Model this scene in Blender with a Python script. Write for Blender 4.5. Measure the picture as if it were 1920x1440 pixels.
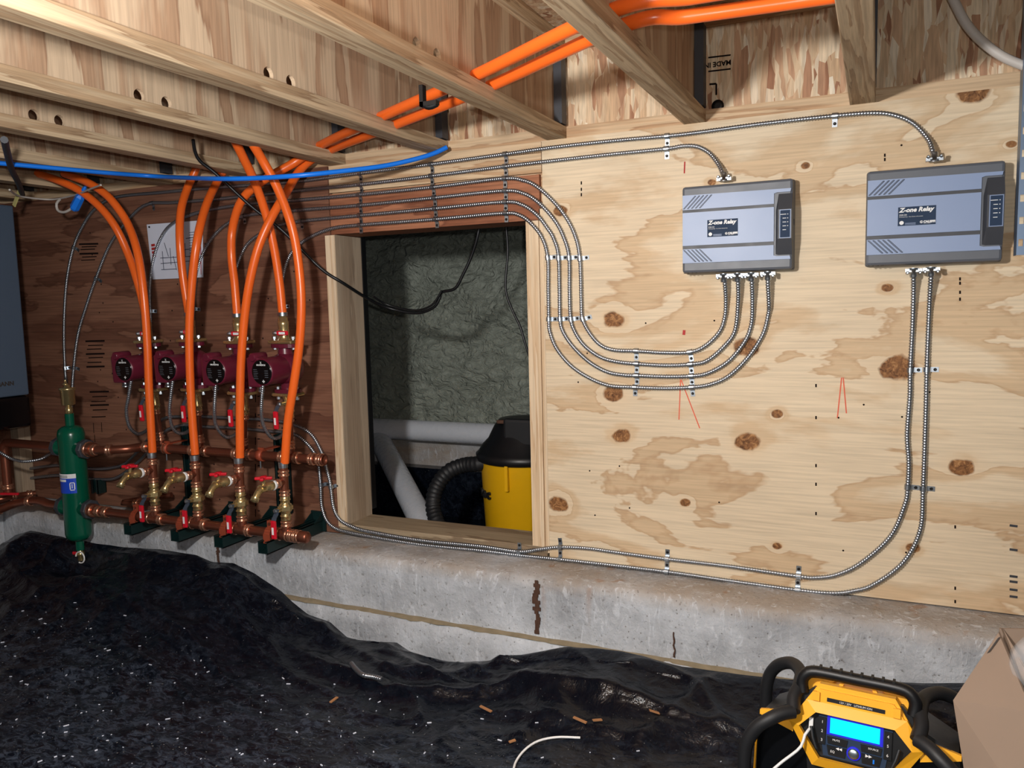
import bpy, bmesh, math, random
from mathutils import Vector, Matrix, noise
import numpy as np
for o in list(bpy.data.objects): bpy.data.objects.remove(o)
scene = bpy.context.scene
COL = scene.collection
random.seed(7)
# ------------------------------------------------------------------ camera
F, PITCH, YAW, ROLL = 1486.5, -0.10103, 0.43226, -0.024326
D, H = 2.28, 1.12                       # camera distance to the wall, height over the ground
fw = Vector((-math.sin(YAW)*math.cos(PITCH), math.cos(YAW)*math.cos(PITCH), math.sin(PITCH)))
r0 = Vector((math.cos(YAW), math.sin(YAW), 0)); u0 = r0.cross(fw)
rt = math.cos(ROLL)*r0 + math.sin(ROLL)*u0
up = -math.sin(ROLL)*r0 + math.cos(ROLL)*u0
cd = bpy.data.cameras.new('camera'); cam = bpy.data.objects.new('camera', cd); COL.objects.link(cam)
cd.sensor_fit = 'HORIZONTAL'; cd.sensor_width = 36; cd.lens = F/1920*36; cd.clip_start = .02
CP = Vector((0, -D, H))
cam.matrix_world = Matrix(((rt.x, up.x, -fw.x, CP.x), (rt.y, up.y, -fw.y, CP.y), (rt.z, up.z, -fw.z, CP.z), (0, 0, 0, 1)))
scene.camera = cam
def ray(x, y): return rt*((x-960)/F) - up*((y-720)/F) + fw
def P(x, y, Y=0.0):
    d = ray(x, y); return CP + d*((Y+D)/d.y)
def PZ(x, y, z):
    d = ray(x, y); return CP + d*((z-H)/d.z)
def PD(x, y, dep): return CP + ray(x, y)*dep
def PX(x, y, X):
    d = ray(x, y); return CP + d*(X/d.x)
# ------------------------------------------------------------------ world, lights, exposure
w = bpy.data.worlds.new('world'); scene.world = w; w.use_nodes = True
w.node_tree.nodes['Background'].inputs[0].default_value = (.75, .86, 1, 1)
w.node_tree.nodes['Background'].inputs[1].default_value = .055
def lamp(name, loc, energy, radius, color):
    l = bpy.data.lights.new(name, 'POINT'); l.energy = energy; l.shadow_soft_size = radius; l.color = color
    o = bpy.data.objects.new(name, l); COL.objects.link(o); o.location = loc; return o
lamp('work_light', (-.70, -2.0, 1.41), 118, .05, (1, .985, .965))
lamp('phone_flash', (.03, -2.27, 1.17), 34, .012, (1, .98, .95))
vs = scene.view_settings
vs.view_transform = 'Standard'; vs.look = 'None'; vs.exposure = 0.0; vs.gamma = 1; vs.use_curve_mapping = False
# ------------------------------------------------------------------ material helpers
class N:
    def __init__(s, name, rough=.6, metal=0, spec=None):
        s.m = bpy.data.materials.new(name); s.m.use_nodes = True; s.t = s.m.node_tree
        s.b = s.t.nodes['Principled BSDF']; s.b.inputs['Roughness'].default_value = rough; s.b.inputs['Metallic'].default_value = metal
        if spec is not None: s.b.inputs['Specular IOR Level'].default_value = spec
    def n(s, t, **k):
        x = s.t.nodes.new(t)
        for a, v in k.items(): setattr(x, a, v)
        return x
    def l(s, a, b): s.t.links.new(a, b)
    def put(s, sock, v):
        if hasattr(v, 'is_linked') or hasattr(v, 'links'): s.l(v, sock)
        else: sock.default_value = v
    def math(s, op, a, b=0.0, c=None, clamp=False):
        x = s.n('ShaderNodeMath', operation=op); x.use_clamp = clamp
        s.put(x.inputs[0], a); s.put(x.inputs[1], b)
        if c is not None: s.put(x.inputs[2], c)
        return x.outputs[0]
    def coord(s, scale=(1, 1, 1), rot=(0, 0, 0), loc=(0, 0, 0)):
        if not hasattr(s, 'tc'): s.tc = s.n('ShaderNodeTexCoord')
        mp = s.n('ShaderNodeMapping'); s.l(s.tc.outputs['Object'], mp.inputs[0])
        mp.inputs['Scale'].default_value = scale; mp.inputs['Rotation'].default_value = rot; mp.inputs['Location'].default_value = loc
        return mp.outputs[0]
    def noise(s, vec, scale, detail=4, rough=.5, dist=0):
        x = s.n('ShaderNodeTexNoise'); s.l(vec, x.inputs['Vector']); x.inputs['Scale'].default_value = scale
        x.inputs['Detail'].default_value = detail; x.inputs['Roughness'].default_value = rough; x.inputs['Distortion'].default_value = dist
        return x.outputs['Fac']
    def ramp(s, fac, pts, interp='LINEAR'):
        x = s.n('ShaderNodeValToRGB'); s.l(fac, x.inputs[0]); r = x.color_ramp; r.interpolation = interp
        while len(r.elements) < len(pts): r.elements.new(.5)
        for e, (p, c) in zip(r.elements, pts):
            e.position = p; e.color = (*c, 1) if hasattr(c, '__len__') else (c, c, c, 1)
        return x.outputs[0]
    def mix(s, fac, a, b, mode='MIX'):
        x = s.n('ShaderNodeMix', data_type='RGBA', blend_type=mode)
        s.put(x.inputs[0], fac)
        for i, v in ((6, a), (7, b)):
            if hasattr(v, 'links'): s.l(v, x.inputs[i])
            else: x.inputs[i].default_value = (*v, 1)
        return x.outputs[2]
    def col(s, v):
        if hasattr(v, 'links'): s.l(v, s.b.inputs['Base Color'])
        else: s.b.inputs['Base Color'].default_value = (*v, 1)
        return s
    def rough(s, v): s.put(s.b.inputs['Roughness'], v); return s
    def bump(s, h, strength=.3, dist=.01):
        x = s.n('ShaderNodeBump'); x.inputs['Strength'].default_value = strength; x.inputs['Distance'].default_value = dist
        s.l(h, x.inputs['Height']); s.l(x.outputs[0], s.b.inputs['Normal']); return s
def srgb(*c):
    return tuple(((v/255)/12.92 if v/255 <= .04045 else ((v/255+.055)/1.055)**2.4) for v in c)
MAT = {}
def plain(name, c, rough=.5, metal=0, spec=None, vary=.12, vscale=30):
    m = N(name, rough, metal, spec); v = m.coord(); f = m.noise(v, vscale, 3)
    m.col(m.mix(m.math('MULTIPLY', f, vary*2), c, tuple(x*.45 for x in c)))
    m.rough(m.math('ADD', m.math('MULTIPLY', f, .16), max(rough-.08, .03)))
    MAT[name] = m.m; return m
def wood(name, light, mid, dark, axis, bands=5, freq=2.2, stretch=.28, fine=.35, knots=(), seed=0., rough=.7, scuff=0, tint=None):
    """rotary-cut veneer: level sets of a smooth field stretched along the grain; axis = grain direction"""
    m = N(name, rough, 0, .25)
    sc = [1, 1, 1]; sc['xyz'.index(axis)] = stretch
    v = m.coord(tuple(sc), loc=(seed, seed*1.7, seed*.6))
    h = m.noise(v, freq, 6, .54, .3)
    hh = m.math('MULTIPLY', h, float(bands))
    core = None; halo = None
    if knots:
        raw = m.tc.outputs['Object']
        wob = m.noise(m.coord(), 26, 2)
        for (kx, kz, kr) in knots:
            vm = m.n('ShaderNodeVectorMath', operation='SUBTRACT'); m.l(raw, vm.inputs[0]); vm.inputs[1].default_value = (kx, 0, kz)
            v2 = m.n('ShaderNodeVectorMath', operation='MULTIPLY'); m.l(vm.outputs[0], v2.inputs[0]); v2.inputs[1].default_value = (.82, 0, 1.1)
            ln = m.n('ShaderNodeVectorMath', operation='LENGTH'); m.l(v2.outputs[0], ln.inputs[0])
            d = m.math('ADD', ln.outputs['Value'], m.math('MULTIPLY', m.math('SUBTRACT', wob, .5), kr*.9))
            fall = m.n('ShaderNodeMapRange', interpolation_type='SMOOTHERSTEP'); m.l(d, fall.inputs[0])
            fall.inputs[1].default_value = 0; fall.inputs[2].default_value = kr*3.2; fall.inputs[3].default_value = .7; fall.inputs[4].default_value = 0
            hh = m.math('ADD', hh, fall.outputs[0])
            halo = fall.outputs[0] if halo is None else m.math('MAXIMUM', halo, fall.outputs[0])
            cm = m.n('ShaderNodeMapRange'); m.l(d, cm.inputs[0]); cm.inputs[1].default_value = kr*.88; cm.inputs[2].default_value = kr*1.12; cm.inputs[3].default_value = 1; cm.inputs[4].default_value = 0
            core = cm.outputs[0] if core is None else m.math('MAXIMUM', core, cm.outputs[0])
    band = m.math('FRACT', hh)
    base = m.ramp(band, [(0, light), (.42, light), (.66, mid), (.86, mid), (.95, tuple((a_+b_)/2 for a_, b_ in zip(mid, dark))), (1, light)])
    sc2 = [1, 1, 1]; sc2['xyz'.index(axis)] = .03
    g = m.noise(m.coord(tuple(sc2)), 150, 3, .6)
    gr = m.ramp(g, [(.3, (1-fine,)*3), (.62, (1, 1, 1))])
    base = m.mix(1.0, base, gr, 'MULTIPLY')
    big = m.noise(m.coord((.6, .6, .6)), 1.6, 3)
    base = m.mix(1.0, base, m.ramp(big, [(.3, tint or (.80, .77, .74)), (.65, (1.06, 1.05, 1.03))]), 'MULTIPLY')
    if core is not None:
        base = m.mix(m.math('MULTIPLY', halo, .75, None, True), base, mid)
        rn = m.noise(m.coord((3, 3, 3)), 20, 3, .6, 1.5)
        base = m.mix(core, base, m.ramp(rn, [(.32, srgb(84, 52, 28)), (.55, srgb(140, 96, 58)), (.7, srgb(178, 132, 86))]))
    if scuff:
        s2 = m.noise(m.coord((1, 1, .8)), 9, 4, .6)
        base = m.mix(m.ramp(s2, [(.69, 0.), (.74, scuff)]), base, srgb(190, 165, 140))
    m.col(base); m.bump(g, .12, .002); MAT[name] = m.m; return m
def osb(name, gain=1.0, seed=0.):
    m = N(name, .7, 0, .3)
    cols = [(0, srgb(158, 110, 82)), (.12, srgb(196, 154, 122)), (.4, srgb(214, 182, 146)), (.62, srgb(232, 212, 182)), (.82, srgb(204, 168, 130)), (1, srgb(240, 226, 202))]
    out = None; hsum = None
    for i, (rot, st) in enumerate(((.12, (52, 52, 10)), (-.4, (58, 58, 12)), (.75, (60, 60, 13)), (-.1, (64, 64, 11)), (1.2, (66, 66, 15)), (.3, (58, 58, 10)))):
        v = m.coord(st, (0, rot, 0), (seed+i*3.1, i*1.7, seed))
        wn = m.n('ShaderNodeTexNoise'); m.l(m.coord(), wn.inputs[0]); wn.inputs['Scale'].default_value = 9
        ad = m.n('ShaderNodeVectorMath', operation='MULTIPLY_ADD'); m.l(wn.outputs['Color'], ad.inputs[0]); ad.inputs[1].default_value = (.9, .9, .9); m.l(v, ad.inputs[2])
        vo = m.n('ShaderNodeTexVoronoi'); m.l(ad.outputs[0], vo.inputs[0]); vo.inputs['Scale'].default_value = 1
        sp = m.n('ShaderNodeSeparateColor'); m.l(vo.outputs['Color'], sp.inputs[0])
        c = m.ramp(sp.outputs[0], cols)
        if out is None: out = c; hsum = sp.outputs[1]
        else:
            k = m.math('GREATER_THAN', sp.outputs[1], .6)
            out = m.mix(k, out, c); hsum = m.math('MAXIMUM', hsum, m.math('MULTIPLY', sp.outputs[1], k))
    st = m.noise(m.coord((60, 60, 5)), 3, 3)
    out = m.mix(1.0, out, m.ramp(st, [(.3, (.72*gain,)*3), (.65, (1.02*gain,)*3)]), 'MULTIPLY')
    m.col(out); m.bump(hsum, .35, .004); MAT[name] = m.m
KN = [(1150, 600, 16), (1150, 738, 16), (1165, 817, 14), (1402, 828, 18), (1683, 690, 25), (1803, 876, 17), (1402, 650, 20), (1047, 945, 15),
      (1712, 1027, 10), (1825, 172, 22), (1664, 540, 8), (1457, 1024, 7), (1458, 776, 8), (1335, 342, 6), (1510, 310, 7), (1897, 270, 7), (1285, 942, 8), (1050, 395, 11)]
kn = []
for (x, y, r) in KN:
    p = P(x, y); kn.append((p.x, p.z-.304, r/F*((p-CP).dot(fw))))
wood('plywood_light', srgb(228, 210, 182), srgb(214, 188, 154), srgb(186, 150, 114), 'x', 7.0, 2.8, .34, .2, kn, 3.3, .62, 0, (.86, .83, .80))
wood('plywood_red', srgb(140, 98, 78), srgb(120, 80, 63), srgb(92, 58, 44), 'x', 7, 3.0, .22, .35, (), 8.1, .7, .35, (.66, .62, .60))
wood('header_red', srgb(176, 118, 88), srgb(150, 94, 68), srgb(108, 62, 46), 'x', 7, 3.0, .2, .4, (), 2.1, .7, .15)
wood('lumber_x', srgb(218, 190, 156), srgb(198, 162, 126), srgb(160, 122, 92), 'x', 9, 9, .06, .25, (), 1.0)
wood('lumber_y', srgb(204, 180, 148), srgb(180, 152, 120), srgb(140, 110, 84), 'y', 11, 11, .05, .35, (), 4.0, .72, 0, (.75, .72, .70))
wood('lumber_z', srgb(234, 212, 182), srgb(222, 194, 160), srgb(190, 152, 116), 'z', 8, 14, .04, .18, (), 5.0)
wood('lumber_grey', srgb(190, 172, 150), srgb(174, 154, 132), srgb(146, 126, 106), 'z', 4, 7, .10, .25, (), 6.0)
wood('sill_wood', srgb(172, 154, 128), srgb(150, 130, 106), srgb(118, 98, 78), 'x', 5, 8, .1, .3, (), 9.0)
wood('web_plywood', srgb(206, 182, 154), srgb(180, 148, 120), srgb(138, 102, 78), 'z', 5.5, 4.2, .16, .26, (), 7.0, .7, 0, (.76, .72, .69))
osb('osb', 1.0); osb('osb_deck', .8, 4.)
# concrete
m = N('concrete', .85, 0, .25); v = m.coord()
a = m.noise(v, 5, 6, .65); b = m.noise(v, 60, 4, .6); c = m.noise(m.coord((1, 1, .12)), 26, 4, .6)
base = m.ramp(a, [(.3, srgb(146, 148, 152)), (.5, srgb(178, 181, 186)), (.7, srgb(202, 206, 212))])
base = m.mix(m.ramp(c, [(.6, 0.), (.75, .45)]), base, srgb(205, 208, 212))
base = m.mix(m.ramp(b, [(.28, .6), (.4, 0.)]), base, srgb(92, 86, 78))
sx = m.n('ShaderNodeSeparateXYZ'); m.l(m.tc.outputs['Object'], sx.inputs[0])
tan = m.noise(m.coord((1.2, 1, 3)), 3.4, 5, .6)
top = m.n('ShaderNodeMapRange'); m.l(sx.outputs[2], top.inputs[0]); top.inputs[1].default_value = .255; top.inputs[2].default_value = .305
base = m.mix(m.math('MULTIPLY', top.outputs[0], m.ramp(tan, [(.35, .2), (.6, .7)])), base, srgb(156, 136, 112))
drip = m.noise(m.coord((1, 1, .04)), 13, 2); dz = m.n('ShaderNodeMapRange'); m.l(sx.outputs[2], dz.inputs[0]); dz.inputs[1].default_value = .1; dz.inputs[2].default_value = .3
base = m.mix(m.math('MULTIPLY', m.ramp(drip, [(.66, 0.), (.72, .6)]), dz.outputs[0]), base, srgb(150, 112, 80))
ef = m.noise(m.coord((1, 1, .35)), 34, 5, .7, 1.2)
base = m.mix(m.ramp(ef, [(.56, 0.), (.66, .55)]), base, srgb(214, 218, 224))
po = m.n('ShaderNodeTexVoronoi'); m.l(m.coord(), po.inputs[0]); po.inputs['Scale'].default_value = 46
base = m.mix(m.ramp(po.outputs['Distance'], [(.06, .75), (.13, 0.)]), base, srgb(104, 98, 92))
m.col(base); m.bump(m.math('ADD', m.math('ADD', a, m.math('MULTIPLY', ef, .5)), m.math('MULTIPLY', b, .4)), .7, .012); MAT['concrete'] = m.m
# black polythene, dusty
m = N('polythene', .3, 0, .5); v = m.coord()
d1 = m.noise(v, 2.2, 6, .65, .8); d2 = m.noise(m.coord((1, 1.6, 1)), 30, 7, .75, 1.0); d3 = m.noise(v, 150, 2, .5); d4 = m.noise(m.coord((.5, 1.5, 1)), 9, 6, .7, 2.)
cr = m.noise(m.coord((1, 1.3, 1)), 11, 3, .55, .6); cr2 = m.noise(m.coord((1.4, .8, 1)), 27, 3, .6, .8)
crease = m.math('ADD', m.math('ABSOLUTE', m.math('SUBTRACT', cr, .5)), m.math('MULTIPLY', m.math('ABSOLUTE', m.math('SUBTRACT', cr2, .5)), .5))
sx = m.n('ShaderNodeSeparateXYZ'); m.l(m.tc.outputs['Object'], sx.inputs[0])
flat = m.n('ShaderNodeMapRange'); m.l(sx.outputs[1], flat.inputs[0]); flat.inputs[1].default_value = -.45; flat.inputs[2].default_value = -.75; flat.inputs[3].default_value = .22; flat.inputs[4].default_value = 1
dust = m.math('MULTIPLY', m.math('MULTIPLY', m.ramp(d1, [(.35, .15), (.62, 1.)]), m.math('ADD', m.ramp(d2, [(.45, 0.), (.66, .8)]), m.ramp(d4, [(.5, 0.), (.7, .5)]), None, True)), flat.outputs[0])
base = m.mix(dust, srgb(7, 11, 20), srgb(76, 86, 102))
base = m.mix(m.math('MULTIPLY', m.ramp(d3, [(.71, 0.), (.76, .9)]), flat.outputs[0]), base, srgb(176, 174, 168))
m.col(base); m.rough(m.math('ADD', m.math('MULTIPLY', dust, .5), .13)); m.b.inputs['Specular IOR Level'].default_value = .32; m.bump(m.math('ADD', m.math('MULTIPLY', crease, 2.2), m.math('ADD', m.math('MULTIPLY', d2, .35), m.math('MULTIPLY', d4, .5))), .3, .010); MAT['polythene'] = m.m
# spray foam
m = N('spray_foam', .55, 0, .4); v = m.coord((1, 1, 1.5)); a = m.noise(v, 17, 4, .55, 1.4); b = m.noise(v, 3, 3)
m.col(m.mix(b, srgb(146, 152, 140), srgb(168, 174, 162))); m.bump(a, .9, .05); MAT['spray_foam'] = m.m
plain('orange', srgb(240, 104, 34), .32, 0, .5, .06)
plain('copper', srgb(166, 100, 78), .34, .82, None, .35, 22)
plain('copper_bright', srgb(222, 160, 130), .24, .85)
plain('brass', srgb(216, 192, 138), .28, .86, None, .2)
plain('steel', srgb(172, 177, 184), .3, .92, None, .1)
plain('galvanised', srgb(196, 204, 212), .34, 1, None, .25, 60)
plain('steel_dull', srgb(120, 138, 162), .42, .85)
plain('burgundy', srgb(98, 26, 46), .34, 0, .5, .15)
plain('separator_green', srgb(2, 84, 62), .24, 0, .5, .1)
plain('strut_green', srgb(12, 38, 38), .42, 0, .5, .2)
plain('clamp_copper', srgb(168, 78, 52), .5, .3)
plain('red_grip', srgb(206, 22, 42), .34)
plain('black', srgb(14, 15, 18), .42, 0, .5)
plain('black_gloss', srgb(8, 9, 12), .16, 0, .5)
plain('rubber', srgb(24, 25, 28), .55)
plain('relay_dark', srgb(88, 92, 100), .45, 0, .5, .04)
plain('relay_mid', srgb(132, 150, 184), .4, 0, .5, .04, 4)
plain('relay_groove', srgb(58, 60, 66), .5)
plain('label_blue', srgb(44, 60, 84), .62, 0, .15)
plain('white', srgb(232, 232, 232), .5, 0, .4, .04)
plain('white_pvc', srgb(214, 218, 226), .28, 0, .5, .04)
plain('grey_cord', srgb(196, 188, 180), .5)
plain('paper', srgb(214, 218, 232), .75, 0, .2, .04)
plain('ink', srgb(52, 56, 78), .8)
plain('red_ink', srgb(176, 44, 42), .7)
plain('red_marker', srgb(226, 104, 78), .8)
plain('stamp_ink', srgb(30, 20, 18), .85, 0, .1)
plain('boiler_grey', srgb(76, 90, 108), .42, 0, .4, .03)
plain('boiler_logo', srgb(60, 52, 46), .5)
plain('vac_yellow', srgb(226, 172, 12), .4, 0, .5, .06)
plain('radio_yellow', srgb(248, 178, 40), .42, 0, .5, .05)
plain('cardboard', srgb(150, 130, 114), .85, 0, .1, .12, 7)
plain('blue', srgb(20, 122, 236), .4)
plain('blue_label', srgb(20, 70, 200), .4, 0, .5, .06)
plain('rust', srgb(98, 72, 60), .95, 0, .1, .5, 60)
plain('sand', srgb(150, 136, 112), .95, 0, .1, .4, 40)
plain('straw', srgb(170, 120, 78), .8)
plain('yellow_tab', srgb(196, 186, 120), .6)
m = N('screen_cyan', .3); m.col((0, .3, .4)); m.b.inputs['Emission Color'].default_value = (*srgb(0, 226, 240), 1); m.b.inputs['Emission Strength'].default_value = 1.0; MAT['screen_cyan'] = m.m
m = N('blue_glow', .3); m.col((.02, .02, .3)); m.b.inputs['Emission Color'].default_value = (*srgb(30, 30, 220), 1); m.b.inputs['Emission Strength'].default_value = .6; MAT['blue_glow'] = m.m
m = N('clear_film', .12); m.col((.9, .92, .95)); m.b.inputs['Alpha'].default_value = .22; MAT['clear_film'] = m.m
# ------------------------------------------------------------------ mesh helpers
class MB:
    def __init__(s): s.v = []; s.f = []; s.sm = []
    def add(s, vs, fs, smooth=False):
        n = len(s.v); s.v += [Vector(p) for p in vs]; s.f += [tuple(i+n for i in f) for f in fs]; s.sm += [smooth]*len(fs); return s
    def box(s, lo, hi, M=None, bev=0):
        x0, y0, z0 = lo; x1, y1, z1 = hi
        if not bev:
            v = [Vector(p) for p in ((x0, y0, z0), (x1, y0, z0), (x1, y1, z0), (x0, y1, z0), (x0, y0, z1), (x1, y0, z1), (x1, y1, z1), (x0, y1, z1))]
            f = [(0, 3, 2, 1), (4, 5, 6, 7), (0, 1, 5, 4), (1, 2, 6, 5), (2, 3, 7, 6), (3, 0, 4, 7)]
        else:
            bm = bmesh.new(); bmesh.ops.create_cube(bm, size=1)
            for q in bm.verts: q.co = Vector(((x0+x1)/2+q.co.x*(x1-x0), (y0+y1)/2+q.co.y*(y1-y0), (z0+z1)/2+q.co.z*(z1-z0)))
            bmesh.ops.bevel(bm, geom=bm.edges[:]+bm.verts[:], offset=bev, segments=2, affect='EDGES', profile=.5)
            v = [q.co.copy() for q in bm.verts]; bm.verts.index_update(); f = [tuple(q.index for q in g.verts) for g in bm.faces]; bm.free()
        if M: v = [M @ q for q in v]
        return s.add(v, f)
    def ring_sweep(s, rings, close=True, smooth=True):
        k = len(rings[0]); vs = [p for r in rings for p in r]; fs = []
        for i in range(len(rings)-1):
            for j in range(k): fs.append((i*k+j, i*k+(j+1) % k, (i+1)*k+(j+1) % k, (i+1)*k+j))
        s.add(vs, fs, smooth)
        if close:
            s.add(rings[0], [tuple(reversed(range(k)))]); s.add(rings[-1], [tuple(range(k))])
        return s
    def tube(s, path, r, seg=10, rf=None, caps=True):
        path = [Vector(p) for p in path]; n = len(path); rings = []
        t = (path[1]-path[0]).normalized(); a = t.orthogonal().normalized()
        for i, p in enumerate(path):
            t = (path[min(i+1, n-1)]-path[max(i-1, 0)]).normalized()
            a = (a-t*a.dot(t)).normalized(); b = t.cross(a)
            rr = rf(i) if rf else r
            rings.append([p+(a*math.cos(2*math.pi*k/seg)+b*math.sin(2*math.pi*k/seg))*rr for k in range(seg)])
        return s.ring_sweep(rings, caps)
    def lathe(s, base, axis, prof, seg=16, smooth=True):
        """prof = [(distance along the axis, radius), ...]"""
        base = Vector(base); t = Vector(axis).normalized(); a = t.orthogonal().normalized(); b = t.cross(a)
        rings = [[base+t*h+(a*math.cos(2*math.pi*k/seg)+b*math.sin(2*math.pi*k/seg))*r for k in range(seg)] for h, r in prof]
        return s.ring_sweep(rings, True, smooth)
    def cyl(s, a, b, r, seg=14): a = Vector(a); b = Vector(b); return s.lathe(a, b-a, [(0, r), ((b-a).length, r)], seg)
    def prism(s, poly, off):
        """flat polygon (3D points) pushed along off"""
        poly = [Vector(p) for p in poly]; off = Vector(off); n = len(poly)
        v = poly+[p+off for p in poly]
        return s.add(v, [tuple(reversed(range(n))), tuple(range(n, 2*n))]+[(i, (i+1) % n, n+(i+1) % n, n+i) for i in range(n)])
    def build(s, name, mat, parent=None, local=False, fix=True):
        me = bpy.data.meshes.new(name)
        off = Vector((0, 0, 0))
        if parent is not None and not local: off = ORIGIN.get(parent.name, off)
        me.from_pydata([tuple(p-off) for p in s.v], [], s.f)
        me.polygons.foreach_set('use_smooth', s.sm)
        if fix:
            bm = bmesh.new(); bm.from_mesh(me); bmesh.ops.recalc_face_normals(bm, faces=bm.faces[:]); bm.to_mesh(me); bm.free()
        me.materials.append(MAT[mat]); me.update()
        o = bpy.data.objects.new(name, me); COL.objects.link(o)
        if parent is not None: o.parent = parent; ORIGIN[o.name] = off
        return o
ORIGIN = {}
def tag(o, label=None, cat=None, group=None, kind=None):
    for k, v in (('label', label), ('category', cat), ('group', group), ('kind', kind)):
        if v: o[k] = v
    return o
def thing(name, loc, label=None, cat=None, group=None, kind=None):
    o = bpy.data.objects.new(name, None); COL.objects.link(o); o.location = loc; o.empty_display_size = .05
    ORIGIN[o.name] = Vector(loc); return tag(o, label, cat, group, kind)
def copy_tree(o, parent=None):
    c = o.copy(); COL.objects.link(c); c.parent = parent
    for ch in list(o.children): copy_tree(ch, c)
    return c
def text(name, body, size, mat, parent, M, depth=.0006, align='LEFT', shear=0.0, bold=0.0):
    c = bpy.data.curves.new(name, 'FONT'); c.body = body; c.size = size; c.extrude = depth; c.align_x = align; c.shear = shear; c.offset = bold
    c.resolution_u = 2
    t = bpy.data.objects.new(name, c); COL.objects.link(t); dg = bpy.context.evaluated_depsgraph_get()
    me = bpy.data.meshes.new_from_object(t.evaluated_get(dg)); bpy.data.objects.remove(t); bpy.data.curves.remove(c)
    me.transform(M); me.materials.clear(); me.materials.append(MAT[mat]); me.name = name
    o = bpy.data.objects.new(name, me); COL.objects.link(o)
    if parent is not None: o.parent = parent
    return o
def spline(pts, step=.01):
    p = [Vector(q) for q in pts]; p = [p[0]*2-p[1]]+p+[p[-1]*2-p[-2]]; out = []
    for i in range(1, len(p)-2):
        a, b, c, d = p[i-1:i+3]; n = max(6, int((c-b).length/.004))
        for k in range(n):
            t = k/n
            out.append(.5*((2*b)+(c-a)*t+(2*a-5*b+4*c-d)*t*t+(3*b-a-3*c+d)*t**3))
    out.append(p[-2].copy())
    res = [out[0]]; acc = 0
    for q0, q1 in zip(out, out[1:]):
        L = (q1-q0).length
        while acc+L >= step and L > 1e-9:
            k = (step-acc)/L; q0 = q0.lerp(q1, k); res.append(q0.copy()); L = (q1-q0).length; acc = 0
        acc += L
    if (res[-1]-out[-1]).length > step*.3: res.append(out[-1])
    return res
def V(*a): return Vector(a)
XA, YA, ZA = V(1, 0, 0), V(0, 1, 0), V(0, 0, 1)

# ================================================================== SETTING
PLY_TOP, LEDGE = 1.607, .304
XS = P(1028, 900).x                     # left edge of the bright plywood sheet
XC = -3.47                              # room corner
OL, OR = P(640, 700).x, P(992, 700).x   # opening
OT = P(800, 427).z                      # underside of the header
LW = thing('wall_back', (0, 0, LEDGE), 'plywood-clad stud wall with a framed access opening', 'wall', kind='structure')
tag(MB().box((XS, 0, LEDGE+.004), (1.25, .018, PLY_TOP)).build('plywood_sheet', 'plywood_light', LW), 'clean pale plywood sheet')
xl = P(618, 400).x
tag(MB().box((XC, .002, LEDGE+.004), (xl-.003, .02, PLY_TOP)).build('plywood_sheet', 'plywood_red', LW), 'dark reddish weathered plywood sheet')
zt = P(800, 345).z
MB().box((xl, .004, zt+.002), (XS-.004, .04, zt+.06)).build('top_plate', 'lumber_x', LW)
MB().box((xl, .006, zt+.062), (XS-.004, .04, PLY_TOP)).build('top_plate', 'lumber_x', LW)
MB().box((xl, .004, OT), (XS-.012, .14, zt-.003)).build('header_board', 'header_red', LW)
MB().box((xl, .02, OT+.003), (XS, .16, PLY_TOP)).build('header_backing', 'lumber_x', LW)
def jamb(x0, x1, mat, extra=0):
    return MB().box((x0, -.001, LEDGE+.04), (x1, .15, OT-.002)).build('jamb_stud', mat, LW)
xj = P(621, 441).x
jamb(OL-.04, OL, 'lumber_grey'); MB().box((OL-.04, -.004, LEDGE+.03), (OL-.002, .002, OT-.003)).build('jamb_edge', 'lumber_z', LW)
jamb(OR, OR+.042, 'lumber_z'); MB().box((OR+.043, .004, LEDGE+.02), (XS-.002, .15, PLY_TOP-.2)).build('jamb_stud', 'lumber_z', LW)
MB().box((OL-.04, 0, LEDGE+.002), (OR+.05, .15, LEDGE+.04), bev=.003).build('sill_board', 'sill_wood', LW)
MB().box((OL-.02, .15, LEDGE+.06), (OL+.004, .175, OT)).build('felt_strip', 'black', LW)
# nail heads and holes in the plywood: too small to pick apart
nb = MB()
for k in range(20):
    x, z = random.uniform(XS+.05, .6), random.uniform(LEDGE+.05, PLY_TOP-.05)
    nb.lathe((x, .001, z), (0, -1, 0), [(0, .0026), (.002, .0026), (.0026, .001)], 6)
for k in range(60):
    x, z = random.uniform(XC+.5, xl-.05), random.uniform(LEDGE+.05, PLY_TOP-.1)
    nb.lathe((x, .003, z), (0, -1, 0), [(0, .003), (.002, .003), (.0026, .001)], 6)
tag(nb.build('nail_head', 'stamp_ink', LW), kind='stuff')
# red marker strokes on the plywood
def stroke(pts, wd, mat, parent, name='marker_stroke', Y=-.0006):
    q = [P(x, y, Y) for x, y in pts]; mb = MB()
    for a, b in zip(q, q[1:]):
        n = (b-a).cross(YA).normalized()*wd/2; mb.prism([a-n, b-n, b+n, a+n], (0, .0005, 0))
    return mb.build(name, mat, parent)
stroke([(1276, 712), (1273, 787)], .003, 'red_marker', LW); stroke([(1277, 712), (1312, 803)], .003, 'red_marker', LW)
stroke([(1578, 708), (1570, 784)], .003, 'red_marker', LW); stroke([(1581, 708), (1587, 775)], .003, 'red_marker', LW)
stroke([(1283, 619), (1282, 628)], .008, 'red_ink', LW); stroke([(1284, 303), (1283, 325)], .004, 'red_ink', LW)
for x, ys in ((1800, (520, 528, 545, 558)), (1090, (340, 352, 362)), (1530, (720, 780, 870, 905, 960)), (1791, (985, 1100, 1125)), (1659, (288, 296))):
    for y in ys: stroke([(x, y), (x, y+6)], .004, 'stamp_ink', LW, 'ink_dash')
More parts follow.
